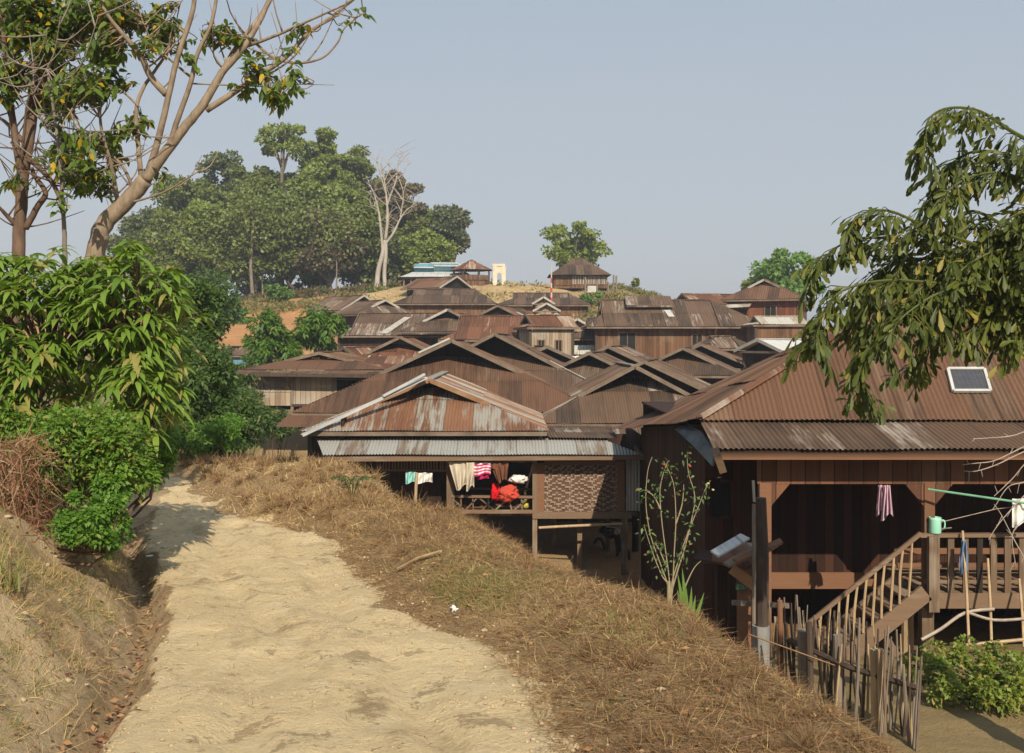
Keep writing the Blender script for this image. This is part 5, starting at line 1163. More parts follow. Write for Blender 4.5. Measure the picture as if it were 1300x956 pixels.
shrub('green bush with loose leaves above the orange soil at the left', 262, 385, 48, 40, 60, 3, 5200, .30, 'leaf_olive', seed=18, nb=30, asp=.5, stems=5)
shrub('low green bush at the left edge of the orange soil', 300, 402, 30, 12, 80, 2, 1500, .3, 'leaf_fresh', seed=19, nb=12, asp=.5, stems=3)
shrub('green bush hiding the slope below the blue hut', 290, 478, 40, 34, 46, 2, 4200, .22, 'leaf_olive', seed=21, nb=24, asp=.5, stems=4)
shrub('yellow green bed of garden plants in the lower right corner', 1250, 858, 110, 34, 11.2, .8, 9500, .055, 'leaf_garden', seed=20, nb=70, asp=.7, name='garden_plants', cat='garden plants', stems=30)
# tangle of dry vines at the far left
nV = 1500; bx_ = rng.uniform(-25, 62, nV); by_ = rng.uniform(555, 690, nV); keep = (bx_ < 70-(by_-545)*.1); bx_, by_ = bx_[keep], by_[keep]; nV = len(bx_)
Dv = 7.0+rng.random(nV)*.6; pv = np.stack([(bx_-650)/F*Dv, Dv, -(by_-433.5)/F*Dv], 1); gg = ground(pv[:, 0], pv[:, 1], False); pv[:, 2] = np.maximum(pv[:, 2], gg+.02)
veg('dry_vines', ribbons(pv, rdir(nV, -.2), .08+.22*rng.random(nV), .006+.006*rng.random(nV), rng.normal(size=(nV, 3))*.5+np.array([0, 0, -.5]), 4), 'weed_red', label='tangle of dead reddish vines on the bank at the left edge', cat='dry vines', kind='stuff')

# ------------------------------------------------------------------ near trees on the left
def px_tree(label, name, bark, limbs, clusters, D, leaf, mat, seed, lpc=1.0, group=None):
    base = P(limbs[0][0][0][0], 345, D); g0 = gz(base.x, D); t = empty(name, (base.x, D, g0), label, 'tree', group)
    rr = random.Random(seed); nodes = []
    first = True
    for pts, r0, r1 in limbs:
        q = []
        dd = rr.uniform(-.5, .5) if not first else 0
        for i, p in enumerate(pts):
            dz = dd*i/max(1, len(pts)-1) if len(p) == 2 else p[2]
            q.append(P(p[0], p[1], D+dz))
        if first: q = [V((q[0].x-.10, D, g0-.2)), V((q[0].x-.06, D, (g0+q[0].z)/2)), V((q[0].x-.02, D, q[0].z-.25))]+q
        q = smooth_path(q, 5); 
        for i in range(1, len(q)-1): q[i] = q[i]+V((rr.uniform(-1, 1), rr.uniform(-1, 1), rr.uniform(-1, 1)))*r0*.06
        rad = list(np.linspace(r0, r1, len(q)))
        mbb = MB(); mbb.tube(q, rad, 10 if r0 > .05 else 6); mbb.build('trunk' if first else 'branch', bark, t, smooth=True)
        nodes += q; first = False
    for kk in range(46):
        q0 = nodes[rr.randrange(len(nodes)//3, len(nodes))]; ln = rr.uniform(.25, .85); d1 = V((rr.uniform(-1, 1), rr.uniform(-.6, .6), rr.uniform(-.1, 1.1))).normalized()
        q = smooth_path([q0, q0+d1*ln*.5+V((0, 0, -.03)), q0+d1*ln+V((rr.uniform(-.1, .1), 0, rr.uniform(.02, .14)))], 3)
        mbb = MB(); mbb.tube(q, list(np.linspace(.011, .003, len(q))), 5); mbb.build('branch', bark, t, smooth=True); nodes += q[-3:]
    nd = np.array([tuple(n) for n in nodes]); allv = []; tw = MB()
    rg = np.random.default_rng(seed)
    for cl in clusters:
        cx, cy, r = cl[:3]; c = np.array(P(cx, cy, D+rg.uniform(-.5, .4))); R_ = r/F*D
        cands = nd[np.argsort(((nd-c)**2).sum(1))[:6]]
        ntw = max(2, int(r*r/34*lpc))
        for k in range(ntw):
            o = rg.normal(size=3); o = o/np.linalg.norm(o)*R_*rg.random()**.4; tip = c+o*np.array([1, 1.3, .9]); a = cands[rg.integers(0, len(cands))]
            a2 = a+(tip-a)*.5+rg.normal(size=3)*.05; st_ = max(0, 1-.42/max(np.linalg.norm(tip-a), 1e-6)) if k % 3 else 0
            q = smooth_path([a+(tip-a)*st_*.999 if st_ else a, a2 if not st_ else a+(tip-a)*(st_+1)/2, tip], 3); tw.tube(q, list(np.linspace(.008 if not st_ else .004, .0025, len(q))), 4, cap=False)
            axt = unit((tip-np.array(q[-3]))[None])[0]
            m_ = rg.integers(5, 9)
            for j in range(m_):
                sd = np.cross(axt, [0, 0, 1.]); s_ = 1 if j % 2 else -1
                allv.append((tip-axt*j*leaf*.32, axt*.5+sd*s_*.8+rg.normal(size=3)*.3+np.array([0, 0, -.35]), leaf*(.6+.6*rg.random())))
    tw.build('twigs', bark, t, kind='stuff')
    pos = np.array([a[0] for a in allv]); ax = np.array([a[1] for a in allv]); L = np.array([a[2] for a in allv]); n = len(pos)
    veg('foliage', leaves(pos, ax, np.tile([0, -.2, 1.], (n, 1))+rg.normal(size=(n, 3))*.5, L, L*.50, .35, .2, st=4), mat, t)
    return t
px_tree('leaning pale barked tree with forked open branches and a few yellow leaves, left foreground', 'leaning_tree', 'bark_pale', [
    ([(118, 345, 0), (124, 310, 0), (132, 285, 0), (155, 262, 0), (185, 228, 0)], .116, .082),
    ([(185, 228, 0), (205, 200), (232, 165), (258, 132), (282, 92), (306, 65), (328, 30), (350, -15)], .062, .020),
    ([(185, 228, 0), (199, 185), (211, 135), (225, 75), (243, 20), (250, -25)], .040, .022),
    ([(190, 222, 0), (212, 190), (226, 150), (242, 105), (250, 70), (268, 30), (276, -10)], .034, .016),
    ([(180, 232, 0), (176, 190), (173, 140), (182, 112), (200, 85), (216, 62)], .032, .014),
    ([(211, 120, -.1), (192, 98), (178, 70), (160, 48), (143, 28), (128, 5)], .04, .016),
    ([(262, 140, 0), (296, 118), (322, 100), (360, 75), (392, 42), (420, 22), (458, -8)], .035, .012),
    ([(318, 48, 0), (345, 72), (376, 80), (408, 74), (428, 55), (438, 35), (462, 16)], .018, .005),
    ([(310, 60, 0), (350, 45), (395, 25), (440, 5)], .02, .008),
    ([(282, 92, 0), (300, 60), (330, 20), (345, -10)], .03, .012),
    ([(240, 106, 0), (290, 108), (345, 110), (378, 107), (424, 108)], .010, .003),
    ([(160, 258, 0), (185, 252), (212, 242), (235, 228), (258, 214)], .014, .004),
    ([(150, 262, 0), (146, 235), (140, 205), (128, 160), (127, 110)], .028, .012),
    ([(170, 242, 0), (158, 215), (140, 195), (118, 188), (92, 160)], .022, .006),
    ([(245, 100, 0), (215, 75), (185, 50), (165, 30)], .016, .006),
    ([(320, 100, 0), (345, 92), (375, 70), (395, 40)], .014, .005),
    ([(176, 135, 0), (150, 112), (120, 98), (90, 82), (60, 68)], .012, .004),
  ], [(115, 15, 40), (150, 12, 32), (205, 22, 24), (218, 45, 22), (130, 62, 26), (118, 100, 30), (95, 112, 22), (150, 100, 14), (182, 155, 14), (190, 60, 14), (285, 42, 16), (305, 50, 13), (325, 92, 14), (318, 80, 12), (345, 122, 14), (355, 128, 14), (372, 102, 13), (308, 112, 10), (378, 32, 9), (448, 26, 7), (465, 14, 7), (130, 178, 20), (155, 170, 14), (100, 180, 18), (120, 215, 20), (145, 205, 13), (100, 235, 15), (125, 240, 13), (205, 215, 9), (265, 45, 10), (372, 62, 7), (60, 60, 20), (240, 70, 8)],
  10.8, .10, 'leaf_tree', 5, lpc=2.0)
px_tree('dark brown trunked leafy tree at the left edge, half out of the picture', 'broadleaf_tree', 'bark_brown', [
    ([(24, 345, 0), (24, 300, 0), (27, 255, 0), (30, 215, 0)], .082, .062),
    ([(30, 215, 0), (38, 170), (43, 130), (52, 90), (40, 55), (36, 15), (40, -20)], .066, .025),
    ([(28, 225, 0), (20, 180), (12, 120), (6, 60), (2, 0), (0, -20)], .045, .02),
    ([(32, 290, 0), (48, 262), (58, 245), (45, 225), (40, 212)], .038, .02),
    ([(24, 290, 0), (10, 275), (-2, 262), (-20, 240)], .03, .01),
    ([(34, 200, 0), (52, 215), (68, 235), (80, 262)], .035, .02),
    ([(30, 180, 0), (14, 162), (0, 150), (-20, 140)], .03, .01),
    ([(45, 120, 0), (62, 90), (85, 65), (110, 40), (130, 10)], .03, .012),
    ([(40, 60, 0), (22, 40), (10, 20), (0, -10)], .03, .012),
    ([(24, 240, 0), (30, 175), (38, 120), (66, 100)], .02, .008)],
  [(15, 20, 36), (55, 15, 36), (5, 55, 22), (40, 45, 26), (75, 40, 24), (15, 90, 22), (70, 70, 22), (60, 105, 20), (85, 130, 18), (20, 95, 18), (55, 80, 20), (10, 232, 9), (70, 200, 14), (80, 215, 14), (85, 180, 14), (65, 130, 16), (30, 5, 25), (95, 15, 26), (5, 120, 12), (25, 225, 8)], 11.4, .105, 'leaf_tree', 9, lpc=2.3)
px_tree('slim grey stemmed young tree between the two larger left trees', 'young_tree', 'bark_grey', [([(82, 345, 0), (82, 300, 0), (80, 265, 0), (76, 200), (68, 140), (60, 90)], .038, .012), ([(80, 240, 0), (95, 220), (112, 205)], .012, .004), ([(74, 180, 0), (60, 160), (52, 150)], .01, .004)],
  [(78, 250, 12), (95, 225, 14), (75, 150, 16), (66, 110, 14), (112, 205, 12), (88, 200, 12)], 10.4, .095, 'leaf_tree', 12, lpc=1.4)

# ------------------------------------------------------------------ fishtail palm on the right
palm = empty('fishtail_palm', (5.15, 8.6, gz(5.15, 8.6)), 'fishtail palm leaning in from the right edge with drooping wedge shaped leaflets over the roof', 'palm')
MB().tube(smooth_path([(5.15, 8.6, gz(5.15, 8.6)-.1), (5.1, 8.6, -1.5), (5.0, 8.5, -.1), (4.95, 8.5, .55)]), [.13]*4+[.12]*4+[.10]*5, 10).build('trunk', 'bark_grey', palm)
fr = [([(1335, 190), (1290, 170), (1245, 142), (1205, 137), (1180, 150), (1172, 178)], 0), ([(1335, 225), (1290, 200), (1240, 192), (1205, 210), (1185, 240)], .2), ([(1340, 270), (1290, 225), (1240, 222), (1200, 245), (1178, 275)], -.2),
      ([(1340, 330), (1280, 290), (1235, 268), (1205, 285), (1190, 320)], .3), ([(1340, 350), (1250, 315), (1180, 290), (1130, 268), (1095, 272), (1082, 300)], 0), ([(1340, 370), (1230, 350), (1150, 322), (1085, 320), (1045, 345), (1022, 385)], .2),
      ([(1340, 380), (1220, 378), (1130, 372), (1070, 385), (1040, 420), (1030, 445)], -.2), ([(1340, 400), (1240, 395), (1160, 400), (1110, 430), (1088, 475), (1100, 515)], .1), ([(1340, 400), (1270, 390), (1215, 400), (1180, 440), (1165, 475)], .4),
      ([(1340, 410), (1290, 400), (1250, 415), (1225, 445)], -.1), ([(1340, 345), (1300, 330), (1250, 340), (1210, 370), (1190, 410)], -.3), ([(1345, 300), (1310, 290), (1280, 310), (1262, 350)], .2), ([(1345, 430), (1310, 420), (1285, 430), (1265, 455)], 0), ([(1340, 360), (1200, 345), (1140, 350), (1110, 375), (1085, 420)], .4),
      ([(1345, 385), (1275, 370), (1200, 385), (1150, 415), (1120, 450)], -.4), ([(1345, 330), (1290, 310), (1220, 330), (1160, 345), (1120, 330)], .5)]
rg = np.random.default_rng(77)
for fi, (pts, dd) in enumerate(fr):
    if fi >= 5: pts = [(a, b-16) for a, b in pts]
    Dp = 8.5; q = smooth_path([V((4.95, 8.55, -(pts[0][1]-433.5)/F*Dp-.1))]+[P(p[0], p[1], Dp+dd*i/len(pts)) for i, p in enumerate(pts)], 5); m = MB(); m.tube(q, list(np.linspace(.022, .005, len(q))), 6); fo = m.build('frond_stem', 'leaf_palm', palm)
    A = []; i0 = 4 if pts[0][1] > 0 else 0
    ms = MB()
    for i in range(i0, len(q)):
        for s_ in (-1, 1):
            ax = (q[min(i+1, len(q)-1)]-q[i-1]).normalized(); sd = ax.cross(V((0, 0, 1))).normalized()*s_
            pin = (ax*.55+sd*rg.uniform(.2, .8)+V((rg.normal()*.3, rg.normal()*.3, rg.uniform(-.9, .05 if fi < 5 else .2)))).normalized(); pl = rg.uniform(.12, .46)*(1.15-.5*i/len(q))
            if q[i].x/q[i].y*F+650 > 1500 or (fi < 6 and rg.random() < .35): continue
            pxx = q[i].x/q[i].y*F+650; pyy = 433.5-q[i].z/q[i].y*F
            if 1180 < pxx < 1275 and pyy > 425: continue
            e_ = q[i]+pin*pl; ms.tube([q[i], q[i].lerp(e_, .5)+V((0, 0, .02)), e_-V((0, 0, .04))], [.005, .004, .003], 4, cap=False)
            nl = int(pl/.027)+1
            for k in range(nl):
                tt = (k+.6)/nl; p = q[i].lerp(e_, tt)-V((0, 0, .04*tt*tt)); sl = 1 if k % 2 else -1
                A.append((tuple(p), tuple(pin*.55+pin.cross(V((0, 0, 1)))*sl*.6+V((rg.normal()*.3, rg.normal()*.3, -.40+rg.normal()*.4))), rg.uniform(.08, .18)))
            A.append((tuple(e_), tuple(pin+V((0, 0, -.4))), rg.uniform(.13, .2)))
    if ms.v: ms.build('leaflet_stalks', 'leaf_palm', fo)
    pos = np.array([a[0] for a in A]); ax = np.array([a[1] for a in A]); L = np.array([a[2] for a in A]); n = len(pos)
    veg('leaflets', leaves(pos, ax, rg.normal(size=(n, 3))*.6+np.array([0, -.6, .5]), L*.82, L*.27, .25, .3, st=5, prof=lambda t_: .05+1.2*t_**1.1 if t_ < .85 else .35), 'leaf_palm', palm)
# bare thin twigs at the right edge
bt = empty('bare_shrub', (5.4, 10.5, gz(5.4, 10.5)), 'bare pale thorny branches reaching in from the right edge before the balcony', 'bare shrub')
for pts in ([(1330, 552), (1290, 572), (1262, 585), (1240, 588), (1222, 590)], [(1330, 560), (1290, 578), (1265, 590), (1240, 598), (1224, 598)], [(1330, 560), (1300, 590), (1285, 608), (1262, 630)], [(1330, 535), (1290, 552), (1255, 556), (1235, 557)], [(1320, 610), (1290, 640), (1268, 665), (1255, 685)], [(1310, 720), (1290, 690), (1272, 655), (1262, 640)], [(1330, 600), (1300, 612), (1280, 618), (1265, 640)], [(1330, 640), (1300, 660), (1285, 680), (1290, 720)]):
    m = MB(); q = smooth_path([V((5.55, 10.6, min(-.9, P(0, pts[0][1], 10.5).z)))]+[P(a, b, 10.4) for a, b in pts], 4); m.tube(q, list(np.linspace(.008, .003, len(q))), 5)
    for j in range(6, len(q), 3): m.tube([q[j], q[j]+V((random.uniform(-.08, .04), 0, random.uniform(-.12, .08)))], [.004, .002], 4)
    m.build('branch', 'twig_pale', bt)
MB().tube([(5.5, 10.6, gz(5.5, 10.6)-.1), (5.6, 10.6, -2), (5.55, 10.6, -.5)], [.04, .035, .03], 6).build('stem', 'twig_pale', bt)

# ------------------------------------------------------------------ rose bush, iris, fern, grass tuft
Dr = 7.9; rb = empty('rose_bush', P(850, 770, Dr), 'tall thorny rose bush with few leaves and small red blooms before the dark plank wall', 'rose bush')
g0 = gz(P(850, 770, Dr).x, Dr); sp = []
for pts in ([(849, 775), (848, 745), (838, 715), (826, 680), (820, 640), (822, 600), (828, 580)], [(850, 775), (850, 740), (845, 700), (840, 660), (838, 620), (846, 590), (850, 585)], [(851, 775), (853, 740), (862, 710), (872, 680), (884, 650), (896, 620), (902, 610)], [(852, 775), (854, 745), (856, 700), (858, 660), (856, 620), (850, 600), (842, 585)], [(850, 760), (860, 725), (868, 700), (878, 660), (882, 630), (874, 600), (872, 575)], [(846, 720), (838, 700), (832, 690)], [(858, 665), (866, 640), (868, 615)], [(840, 650), (830, 630), (818, 622)], [(866, 755), (874, 735), (882, 720), (890, 712)], [(848, 740), (840, 730), (828, 700), (818, 668)]):
    m = MB(); q = smooth_path([V((P(850, 0, Dr).x, Dr, g0-.05))]*(1 if pts[0][1] > 770 else 0)+[P(a, b, Dr) for a, b in pts], 4); m.tube(q, list(np.linspace(.0065, .002, len(q))), 5); m.build('stem', 'rose_stem', rb); sp += q[len(q)//3:]
MB().tube([(P(849, 0, Dr).x, Dr, g0-.1), P(849, 738, Dr)], [.022, .014], 8).build('stem', 'rose_stem', rb)
sp = np.array([tuple(a) for a in sp]); k = rg.integers(0, len(sp), 480); k = k[fbm(sp[k][:, 0]*9, sp[k][:, 2]*9, 5, 2) > -.12]; nr = len(k); pos = sp[k]+rg.normal(size=(nr, 3))*.03
veg('foliage', leaves(pos, rdir(nr), rdir(nr, 1), .022+.03*rg.random(nr), .018*np.ones(nr), .3, st=3), leaf_mat('leaf_rose', (.06, .12, .04), (.13, .20, .07), (.22, .13, .06), .12), rb)
for (x, y) in ((899, 614), (905, 622), (876, 592), (843, 590)): blob(P(x, y, Dr-.01), (.012, .012, .010), cloth_mat('rose%d' % x, (.45, .05, .04) if x < 890 else (.50, .40, .22)), 'bloom', None, None, parent=rb, sub=2)
Di = 6.6; ir = empty('iris_plant', P(875, 772, Di), 'small clump of upright sword shaped green leaves beside the rose bush', 'plant')
for tip in ((862, 722), (868, 715), (872, 735), (880, 740), (896, 748), (885, 752), (862, 745)):
    b_ = P(874, 772, Di); b_ = V((b_.x, Di, min(b_.z, gz(b_.x, Di)))); e_ = P(tip[0]-2, tip[1], Di); 
    v = leaves(np.array([tuple(b_)]), np.array([tuple(e_-b_)]), np.array([[.2, -1, .2]]), np.array([(e_-b_).length]), np.array([.035]), .06, .3, st=5, prof=lambda t_: .9*(1-t_**3)+.03); veg('leaf', v, 'leaf_fresh', ir)
def tuft(label, px, py, D, n, L, w, mat, name, cat, spread=.5):
    b_ = P(px, py, D); g0 = gz(b_.x, D); pos = np.tile([b_.x, D, g0-.01], (n, 1))+rg.normal(size=(n, 3))*np.array([.05, .05, 0]); d = rdir(n)*spread+np.array([0, 0, 1.])
    t = empty(name, (b_.x, D, g0), label, cat); veg('blades', ribbons(pos, d, L*(.6+.6*rg.random(n)), w*np.ones(n), rg.normal(size=(n, 3))*.3+np.array([0, 0, -.3]), 5), mat, t)
tuft('tuft of tall green grass at the left edge of the bank', 8, 740, 5.6, 60, .32, .012, 'grass_green', 'grass_tuft', 'grass tuft', .35)
Df = 12.5; b_ = P(447, 612, Df); g0 = gz(b_.x, Df); fp = empty('fern', (b_.x, Df, g0), 'small feathery green fern standing out of the dry grass verge', 'fern'); A = []
for k in range(9):
    az = k*.7; e_ = V((b_.x+math.cos(az)*.27, Df+math.sin(az)*.15, g0+.30)); q = smooth_path([V((b_.x, Df, g0)), V((b_.x, Df, g0+.25)).lerp(e_, .4), e_-V((0, 0, .02))], 4)
    MB().tube(q, .004, 4).build('frond', 'leaf_olive', fp)
    for j in range(3, len(q)):
        for s_ in (-1, 1):
            for _ in range(2): A.append((tuple(q[j]), ((e_-q[0]).x*.5+s_*-(e_-q[0]).y, (e_-q[0]).y*.5+s_*(e_-q[0]).x, -.05+rg.normal()*.05), .09*(1.3-j/len(q))))
A_ = np.array([a[0] for a in A]); n = len(A_); veg('foliage', leaves(A_, np.array([a[1] for a in A]), np.tile([0, 0, 1.], (n, 1)), np.array([a[2] for a in A]), .02*np.ones(n), .2, st=2), 'leaf_olive', fp)

# ------------------------------------------------------------------ verge grass and litter
def verge_pts(n, y0, y1, t0, t1, p=1.6):
    y = y0+(y1-y0)*rng.random(n)**p; xl, xr = edges(y); t = t0+(t1-t0)*rng.random(n); x = xr+t; return x, y, t
def keep_noise(x, y, s, th, sc=1.5): return fbm(x*sc, y*sc, s, 3) > th
parts = []
def blades(n, y0, y1, t0, t1, L, W, bendz, s=None, th=0, upb=.9, segs=3, p=1.6):
    x, y, t = verge_pts(n, y0, y1, t0, t1, p)
    k = (t > -.02+.25*fbm(x*3, y*3, 51, 3))
    if s is not None: k &= keep_noise(x, y, s, th)
    x, y = x[k], y[k]; n = len(x); z = ground(x, y); pos = np.stack([x, y, z-.005], 1)
    sc = np.clip(.55+y/14, .7, 1.5)
    return ribbons(pos, rdir(n, upb), L*(.4+.9*rng.random(n)), W*(.6+.8*rng.random(n))*sc, rng.normal(size=(n, 3))*.45+np.array([0, 0, bendz]), segs)
veg('dry_grass', catm([blades(72000, 3.2, 13, -.06, 3.0, .055, .0045, -.35, 60, -.28), blades(26000, 10, 24, .0, 5.0, .10, .007, -.3, p=1.0), blades(12000, 3.2, 16, .1, 3.0, .13, .0032, -.5, 61, .12)]), 'straw', label='dry straw coloured grass on the verge beside the path', cat='dry grass', kind='stuff')
def flat_straw(n, y0, y1, t0, t1, L):
    x, y, t = verge_pts(n, y0, y1, t0, t1, 1.5); z = ground(x, y)+.008; d = rng.normal(size=(n, 3)); d[:, 2] = np.abs(d[:, 2])*.15
    return ribbons(np.stack([x, y, z], 1), d, L*(.3+1.0*rng.random(n)), .0035*(.6+.8*rng.random(n)), rng.normal(size=(n, 3))*np.array([.4, .4, .05]), 3)
veg('matted_straw', catm([flat_straw(30000, 3.2, 12, -.12, 1.3, .09), flat_straw(20000, 3.2, 15, 0, 3.2, .12)]), 'weed_brown', label='flattened dead straw matted over the verge soil', cat='dry grass', kind='stuff')
# twiggy low weeds: tumble shaped clumps
def clumps(nc, per, y0, y1, t0, t1, R, mat, name, label, s, th, w=.004, p=1.6):
    x, y, t = verge_pts(nc, y0, y1, t0, t1, p); k = keep_noise(x, y, s, th) & (t > .2); x, y = x[k], y[k]; z = ground(x, y); n = len(x)
    rr = R*(.5+.9*rng.random(n)); c = np.repeat(np.stack([x, y, z-.01], 1), per, 0); rr = np.repeat(rr, per); m_ = n*per
    d = rdir(m_, .35); d[:, 2] = np.abs(d[:, 2]); pos = c+d*(rr*rng.random(m_)*.5)[:, None]
    sc = np.clip(.5+y/12, .7, 1.6).repeat(per)
    return veg(name, ribbons(pos, unit(d+rng.normal(size=(m_, 3))*.6), rr*(.5+.6*rng.random(m_)), w*sc, rng.normal(size=(m_, 3))*.5, 2), mat, label=label, cat=name.replace('_', ' '), kind='stuff')
clumps(1500, 85, 3.3, 14, .1, 2.9, .06, 'weed_brown', 'dead_weeds', 'low brown twiggy dead weeds along the verge', 71, -.1)
clumps(800, 70, 11, 23, .15, 4.6, .11, 'weed_brown', 'dead_weeds', 'low brown dead weeds on the far part of the verge', 72, -.25, .007, 1.0)
clumps(460, 100, 6.0, 11, 1.3, 2.8, .09, 'weed_red', 'red_weeds', 'reddish brown dead weeds on the verge edge before the posts of the timber house', 73, -.4, .004, 1.0)
# green patch
def patch_grass(px, py, rx, ry, n, L, mat):
    a = rng.normal(size=(n, 2))*.5; x_ = px+a[:, 0]*rx; y_ = py+a[:, 1]*ry; k = (y_-433.5)/F-.04; D = 1.33/k; x = (x_-650)/F*D; z = ground(x, D)
    ok = x > edges(D)[1]+.2
    x, D, z = x[ok], D[ok], z[ok]; n = len(x)
    return ribbons(np.stack([x, D, z-.005], 1), rdir(n, 1.3), L*(.4+.8*rng.random(n)), .005*np.ones(n), rng.normal(size=(n, 3))*.3+np.array([0, 0, -.2]), 3)
veg('green_grass', catm([patch_grass(575, 740, 105, 26, 9000, .065, 0), patch_grass(800, 790, 90, 26, 2200, .05, 0), patch_grass(650, 700, 160, 40, 3000, .045, 0), patch_grass(540, 700, 60, 20, 1200, .05, 0), patch_grass(720, 850, 60, 15, 900, .05, 0)]), 'grass_green', label='patch of short green grass in the middle of the verge', cat='grass', kind='stuff')
# bank on the left: sparse green and straw
def bank_pts(n, y0, y1, t0, t1, s, th):
    y = y0+(y1-y0)*rng.random(n); xl, xr = edges(y); x = xl-(t0+(t1-t0)*rng.random(n)); k = keep_noise(x, y, s, th, 2.2); x, y = x[k], y[k]; return np.stack([x, y, ground(x, y)-.004], 1)
p1 = bank_pts(60000, 3.5, 10, .35, 3.4, 81, -.05); n = len(p1); veg('bank_grass', ribbons(p1, rdir(n, 1.), .025+.045*rng.random(n), .004*np.ones(n), rng.normal(size=(n, 3))*.3, 2), 'grass_green', label='sparse short green growth on the earth bank at the left', cat='grass', kind='stuff')
p1 = bank_pts(42000, 3.5, 12, .25, 3.6, 82, -.3); n = len(p1); veg('bank_straw', ribbons(p1, rdir(n, .4), .05+.08*rng.random(n), .0035*np.ones(n), rng.normal(size=(n, 3))*.5, 3), 'straw', label='dry straw and roots on the earth bank at the left', cat='dry grass', kind='stuff')
# leaf litter in the ditch and on bank
def litter(n, gen, name, label, L=.035, mat='dead_leaf'):
    p_ = gen(n); n = len(p_); nm = np.tile([0, 0, 1.], (n, 1))+rng.normal(size=(n, 3))*.45; ax = rng.normal(size=(n, 3)); ax[:, 2] *= .2; l_ = L*(.5+rng.random(n))
    p_[:, 2] += .012; return veg(name, leaves(p_, ax, nm, l_, l_*.5, .1, .3, st=2), mat, label=label, cat='leaf litter', kind='stuff')
def g_ditch(n):
    y = rng.uniform(4.6, 12, n); xl, xr = edges(y); x = xl-.16+rng.normal(size=n)*.07; return np.stack([x, y, ground(x, y)], 1)
litter(900, g_ditch, 'ditch_leaves', 'dead brown leaves lying in the narrow ditch beside the path', .04)
def g_ver(n):
    x, y, t = verge_pts(n, 3.3, 14, 0, 2.9); return np.stack([x, y, ground(x, y)+.02], 1)
litter(1500, g_ver, 'verge_leaves', 'scattered dry leaves lying in the verge grass', .03)
def g_bank(n): return bank_pts(n, 3.6, 8, .2, 2.8, 83, -.3)
litter(1300, g_bank, 'bank_leaves', 'dead leaves scattered on the earth bank', .035)
# pebbles and crumbs of earth
def pebbles(n, gen, r0, r1, name, label, mat):
    bm = bmesh.new(); bmesh.ops.create_icosphere(bm, subdivisions=1, radius=1); bv = np.array([v.co[:] for v in bm.verts]); bf = np.array([[v.index for v in f.verts] for f in bm.faces]); bm.free()
    p_ = gen(n); n = len(p_); r = r0+(r1-r0)*rng.random(n)**3; sc = rng.uniform(.6, 1.3, (n, 1, 3)); sc[:, :, 2] *= .6
    v = p_[:, None]+bv[None]*sc*r[:, None, None]*(1+.15*rng.normal(size=(n, len(bv), 1))); f = (np.arange(n)[:, None, None]*len(bv)+bf[None]).reshape(-1, 3)
    return veg(name, (v.reshape(-1, 3), f), mat, label=label, cat='gravel', kind='stuff')
def g_path(n):
    y = 3.6+14*rng.random(n)**1.5; xl, xr = edges(y); u = rng.random(n); x = xl+(xr-xl)*u; k = keep_noise(x, y, 91, .05, 1.8) | (u > .9) | (rng.random(n) < .12); x, y = x[k], y[k]; return np.stack([x, y, ground(x, y)+.001], 1)
M['pebble'] = plain_mat('pebble', (.45, .345, .20), (.30, .22, .125), 12, rough=.95)
M['pebble_pale'] = plain_mat('pebble_pale', (.47, .38, .25), (.33, .25, .15), 12, rough=.95)
pebbles(5200, g_path, .002, .013, 'gravel', 'small crumbs of earth and grit on the dirt path', 'pebble')
def g_edge(n):
    y = 3.6+13*rng.random(n)**1.3; xl, xr = edges(y); x = xr+rng.normal(size=n)*.16+.02; return np.stack([x, y, ground(x, y)+.003], 1)
pebbles(650, g_edge, .005, .022, 'gravel', 'pale stones along the verge edge of the path', 'pebble_pale')
pebbles(500, lambda n: bank_pts(n, 3.6, 8, .1, 2.6, 84, -.5), .005, .03, 'gravel', 'loose stones on the earth bank', 'pebble_pale')
def g_tw(n):
    y = 3.8+9*rng.random(n)**1.3; xl, xr = edges(y); x = xl+(xr-xl)*rng.random(n); return np.stack([x, y, ground(x, y)+.004], 1)
p1 = g_tw(420); n = len(p1); dd = rng.normal(size=(n, 3)); dd[:, 2] = 0; veg('path_straw', ribbons(p1, dd, .03+.07*rng.random(n), .004*np.ones(n), rng.normal(size=(n, 3))*np.array([.3, .3, 0]), 3), 'weed_brown', label='bits of straw and twig lying on the dirt path', cat='straw', kind='stuff')
# litter items
def ongr(px, py, off=0, k=1.45):
    D = 5.
    for _ in range(40):
        x = (px-650)/F*D; z = gz(x, D); D = max(2, D+.5*(-(z+off)/((py-433.5)/F)-D))
    return V(((px-650)/F*D, D, gz((px-650)/F*D, D)))
q = ongr(577, 777); cloth_ = blob(q+V((0, 0, .02)), (.035, .02, .028), cw_, 'paper_scrap', 'crumpled white scrap of rubbish at the path edge of the verge', 'rubbish', None, 4, 3, .5)
q = ongr(190, 708); m = MB(); m.box(q+V((0, 0, .015)), (.06, .03, .008), .4, .004); m.build('paper_scrap', cw_, label='little white wrapper lying in the ditch', cat='rubbish')
m = MB(); a = ongr(505, 730); b2 = ongr(560, 708); m.tube([a+V((0, 0, .05)), (a+b2)/2+V((0, 0, .07)), b2+V((0, 0, .05))], .011, 6); m.build('stick', 'bamboo', label='dry stick lying on the green patch of the verge', cat='stick')
m = MB(); a = P(525, 603, 13.2); m.tube([V((a.x, 13.2, gz(a.x, 13.2)-.05)), P(529, 600, 13.2)], .02, 6); m.build('stake', 'bamboo', label='short pale stake standing in the verge near the hanging white sheet', cat='stake')

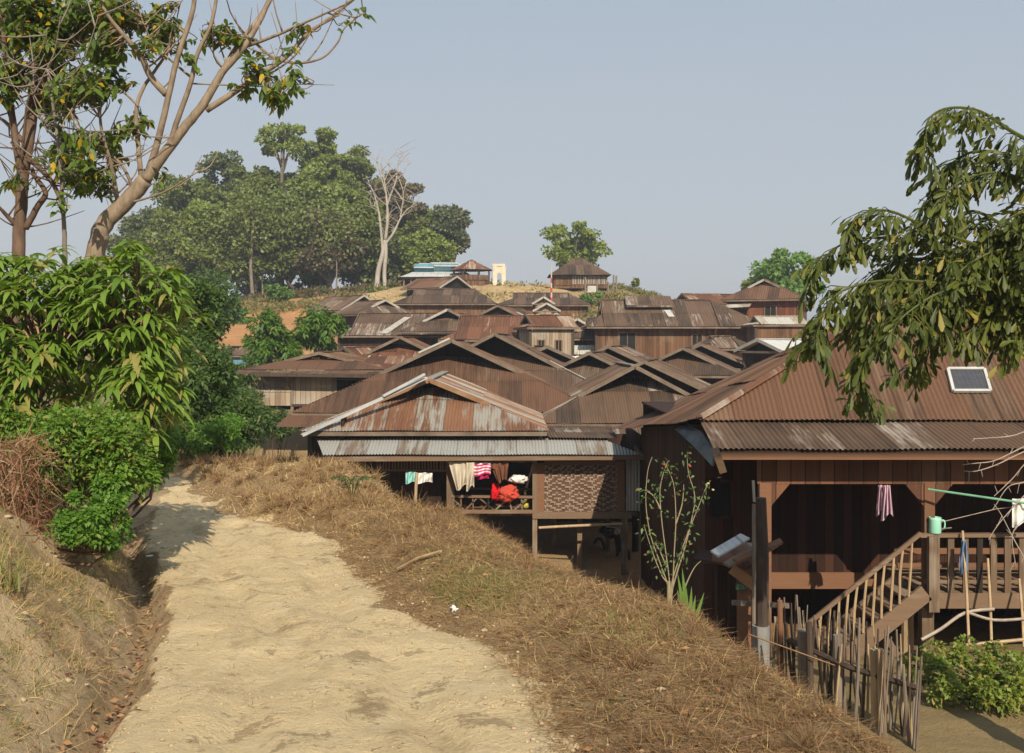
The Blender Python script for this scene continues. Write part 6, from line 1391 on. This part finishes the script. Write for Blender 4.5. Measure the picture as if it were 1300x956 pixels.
# ------------------------------------------------------------------ sky, sun, haze, camera
w = bpy.data.worlds.new('World'); scene.world = w; w.use_nodes = True; nt = w.node_tree; nt.nodes.clear(); g = N(nt)
EL, AZ = 36., 168.   # sun: behind the camera, a little to the right
sky = g.n('ShaderNodeTexSky'); sky.sky_type = 'NISHITA'; sky.sun_disc = False; sky.sun_elevation = math.radians(EL); sky.sun_rotation = math.radians(AZ)
sky.air_density = 1.0; sky.dust_density = 3.5; sky.ozone_density = 1.6; sky.altitude = 300
bg = g.n('ShaderNodeBackground'); bg.inputs[1].default_value = SKY_STR
tcw = g.n('ShaderNodeTexCoord'); spw = g.n('ShaderNodeSeparateXYZ'); g.l(tcw.outputs['Generated'], spw.inputs[0]); hz_ = g.noise(g.scale(tcw.outputs['Generated'], (1, 1, 5)), 1.3, 3)
gf = g.math('ADD', g.mapr(spw.outputs[2], .0, .36), g.math('MULTIPLY', g.math('SUBTRACT', hz_, .5), .35)); gf = g.mapr(gf, 0, 1)
g.l(g.mix(SKY_MIX, sky.outputs[0], g.mix(gf, SKY_LOW, SKY_TOP)), bg.inputs[0]); wo = g.n('ShaderNodeOutputWorld'); g.l(bg.outputs[0], wo.inputs[0])
sl = bpy.data.lights.new('sun', 'SUN'); sl.energy = SUN; sl.angle = math.radians(.5); sl.color = (1, .885, .71)
so = bpy.data.objects.new('sun', sl); COL.objects.link(so)
a_ = math.radians(AZ); e_ = math.radians(EL); sd = V((math.sin(a_)*math.cos(e_), math.cos(a_)*math.cos(e_), math.sin(e_)))
so.rotation_euler = (-sd).to_track_quat('-Z', 'Y').to_euler(); so.location = sd*60
cd = bpy.data.cameras.new('camera'); co = bpy.data.objects.new('camera', cd); COL.objects.link(co)
cd.sensor_width = 36; cd.sensor_fit = 'HORIZONTAL'; cd.lens = 36*F/1300; cd.clip_start = .05; cd.clip_end = 9000
co.location = (0, 0, 0); co.rotation_euler = (math.pi/2, 0, 0); cd.shift_y = (433.5-478)/1300
scene.camera = co
if HAZE > 0:
    m_, nt, out = newmat('haze'); g = N(nt); pv = g.n('ShaderNodeVolumePrincipled'); pv.inputs['Color'].default_value = (.80, .86, .95, 1); pv.inputs['Density'].default_value = HAZE; pv.inputs['Anisotropy'].default_value = .2
    g.l(pv.outputs[0], out.inputs['Volume'])
    m = MB(); m.box2((-3200, -80, -20), (3200, 4300, 34)); o = m.build('haze', m_, kind='stuff', label='thin pale haze in the air', cat='haze'); M['hz'] = m_
vs = scene.view_settings; vs.view_transform = 'Standard'; vs.look = 'None'; vs.exposure = EXPO; vs.gamma = 1; vs.use_curve_mapping = False
scene.cycles.max_bounces = 6; scene.cycles.diffuse_bounces = 3; scene.cycles.glossy_bounces = 2; scene.cycles.transmission_bounces = 4; scene.cycles.volume_bounces = 0; scene.cycles.transparent_max_bounces = 6
scene.cycles.use_adaptive_sampling = True; scene.cycles.adaptive_threshold = .015; scene.cycles.use_denoising = True
try: scene.cycles.denoiser = 'OPENIMAGEDENOISE'
except Exception: pass
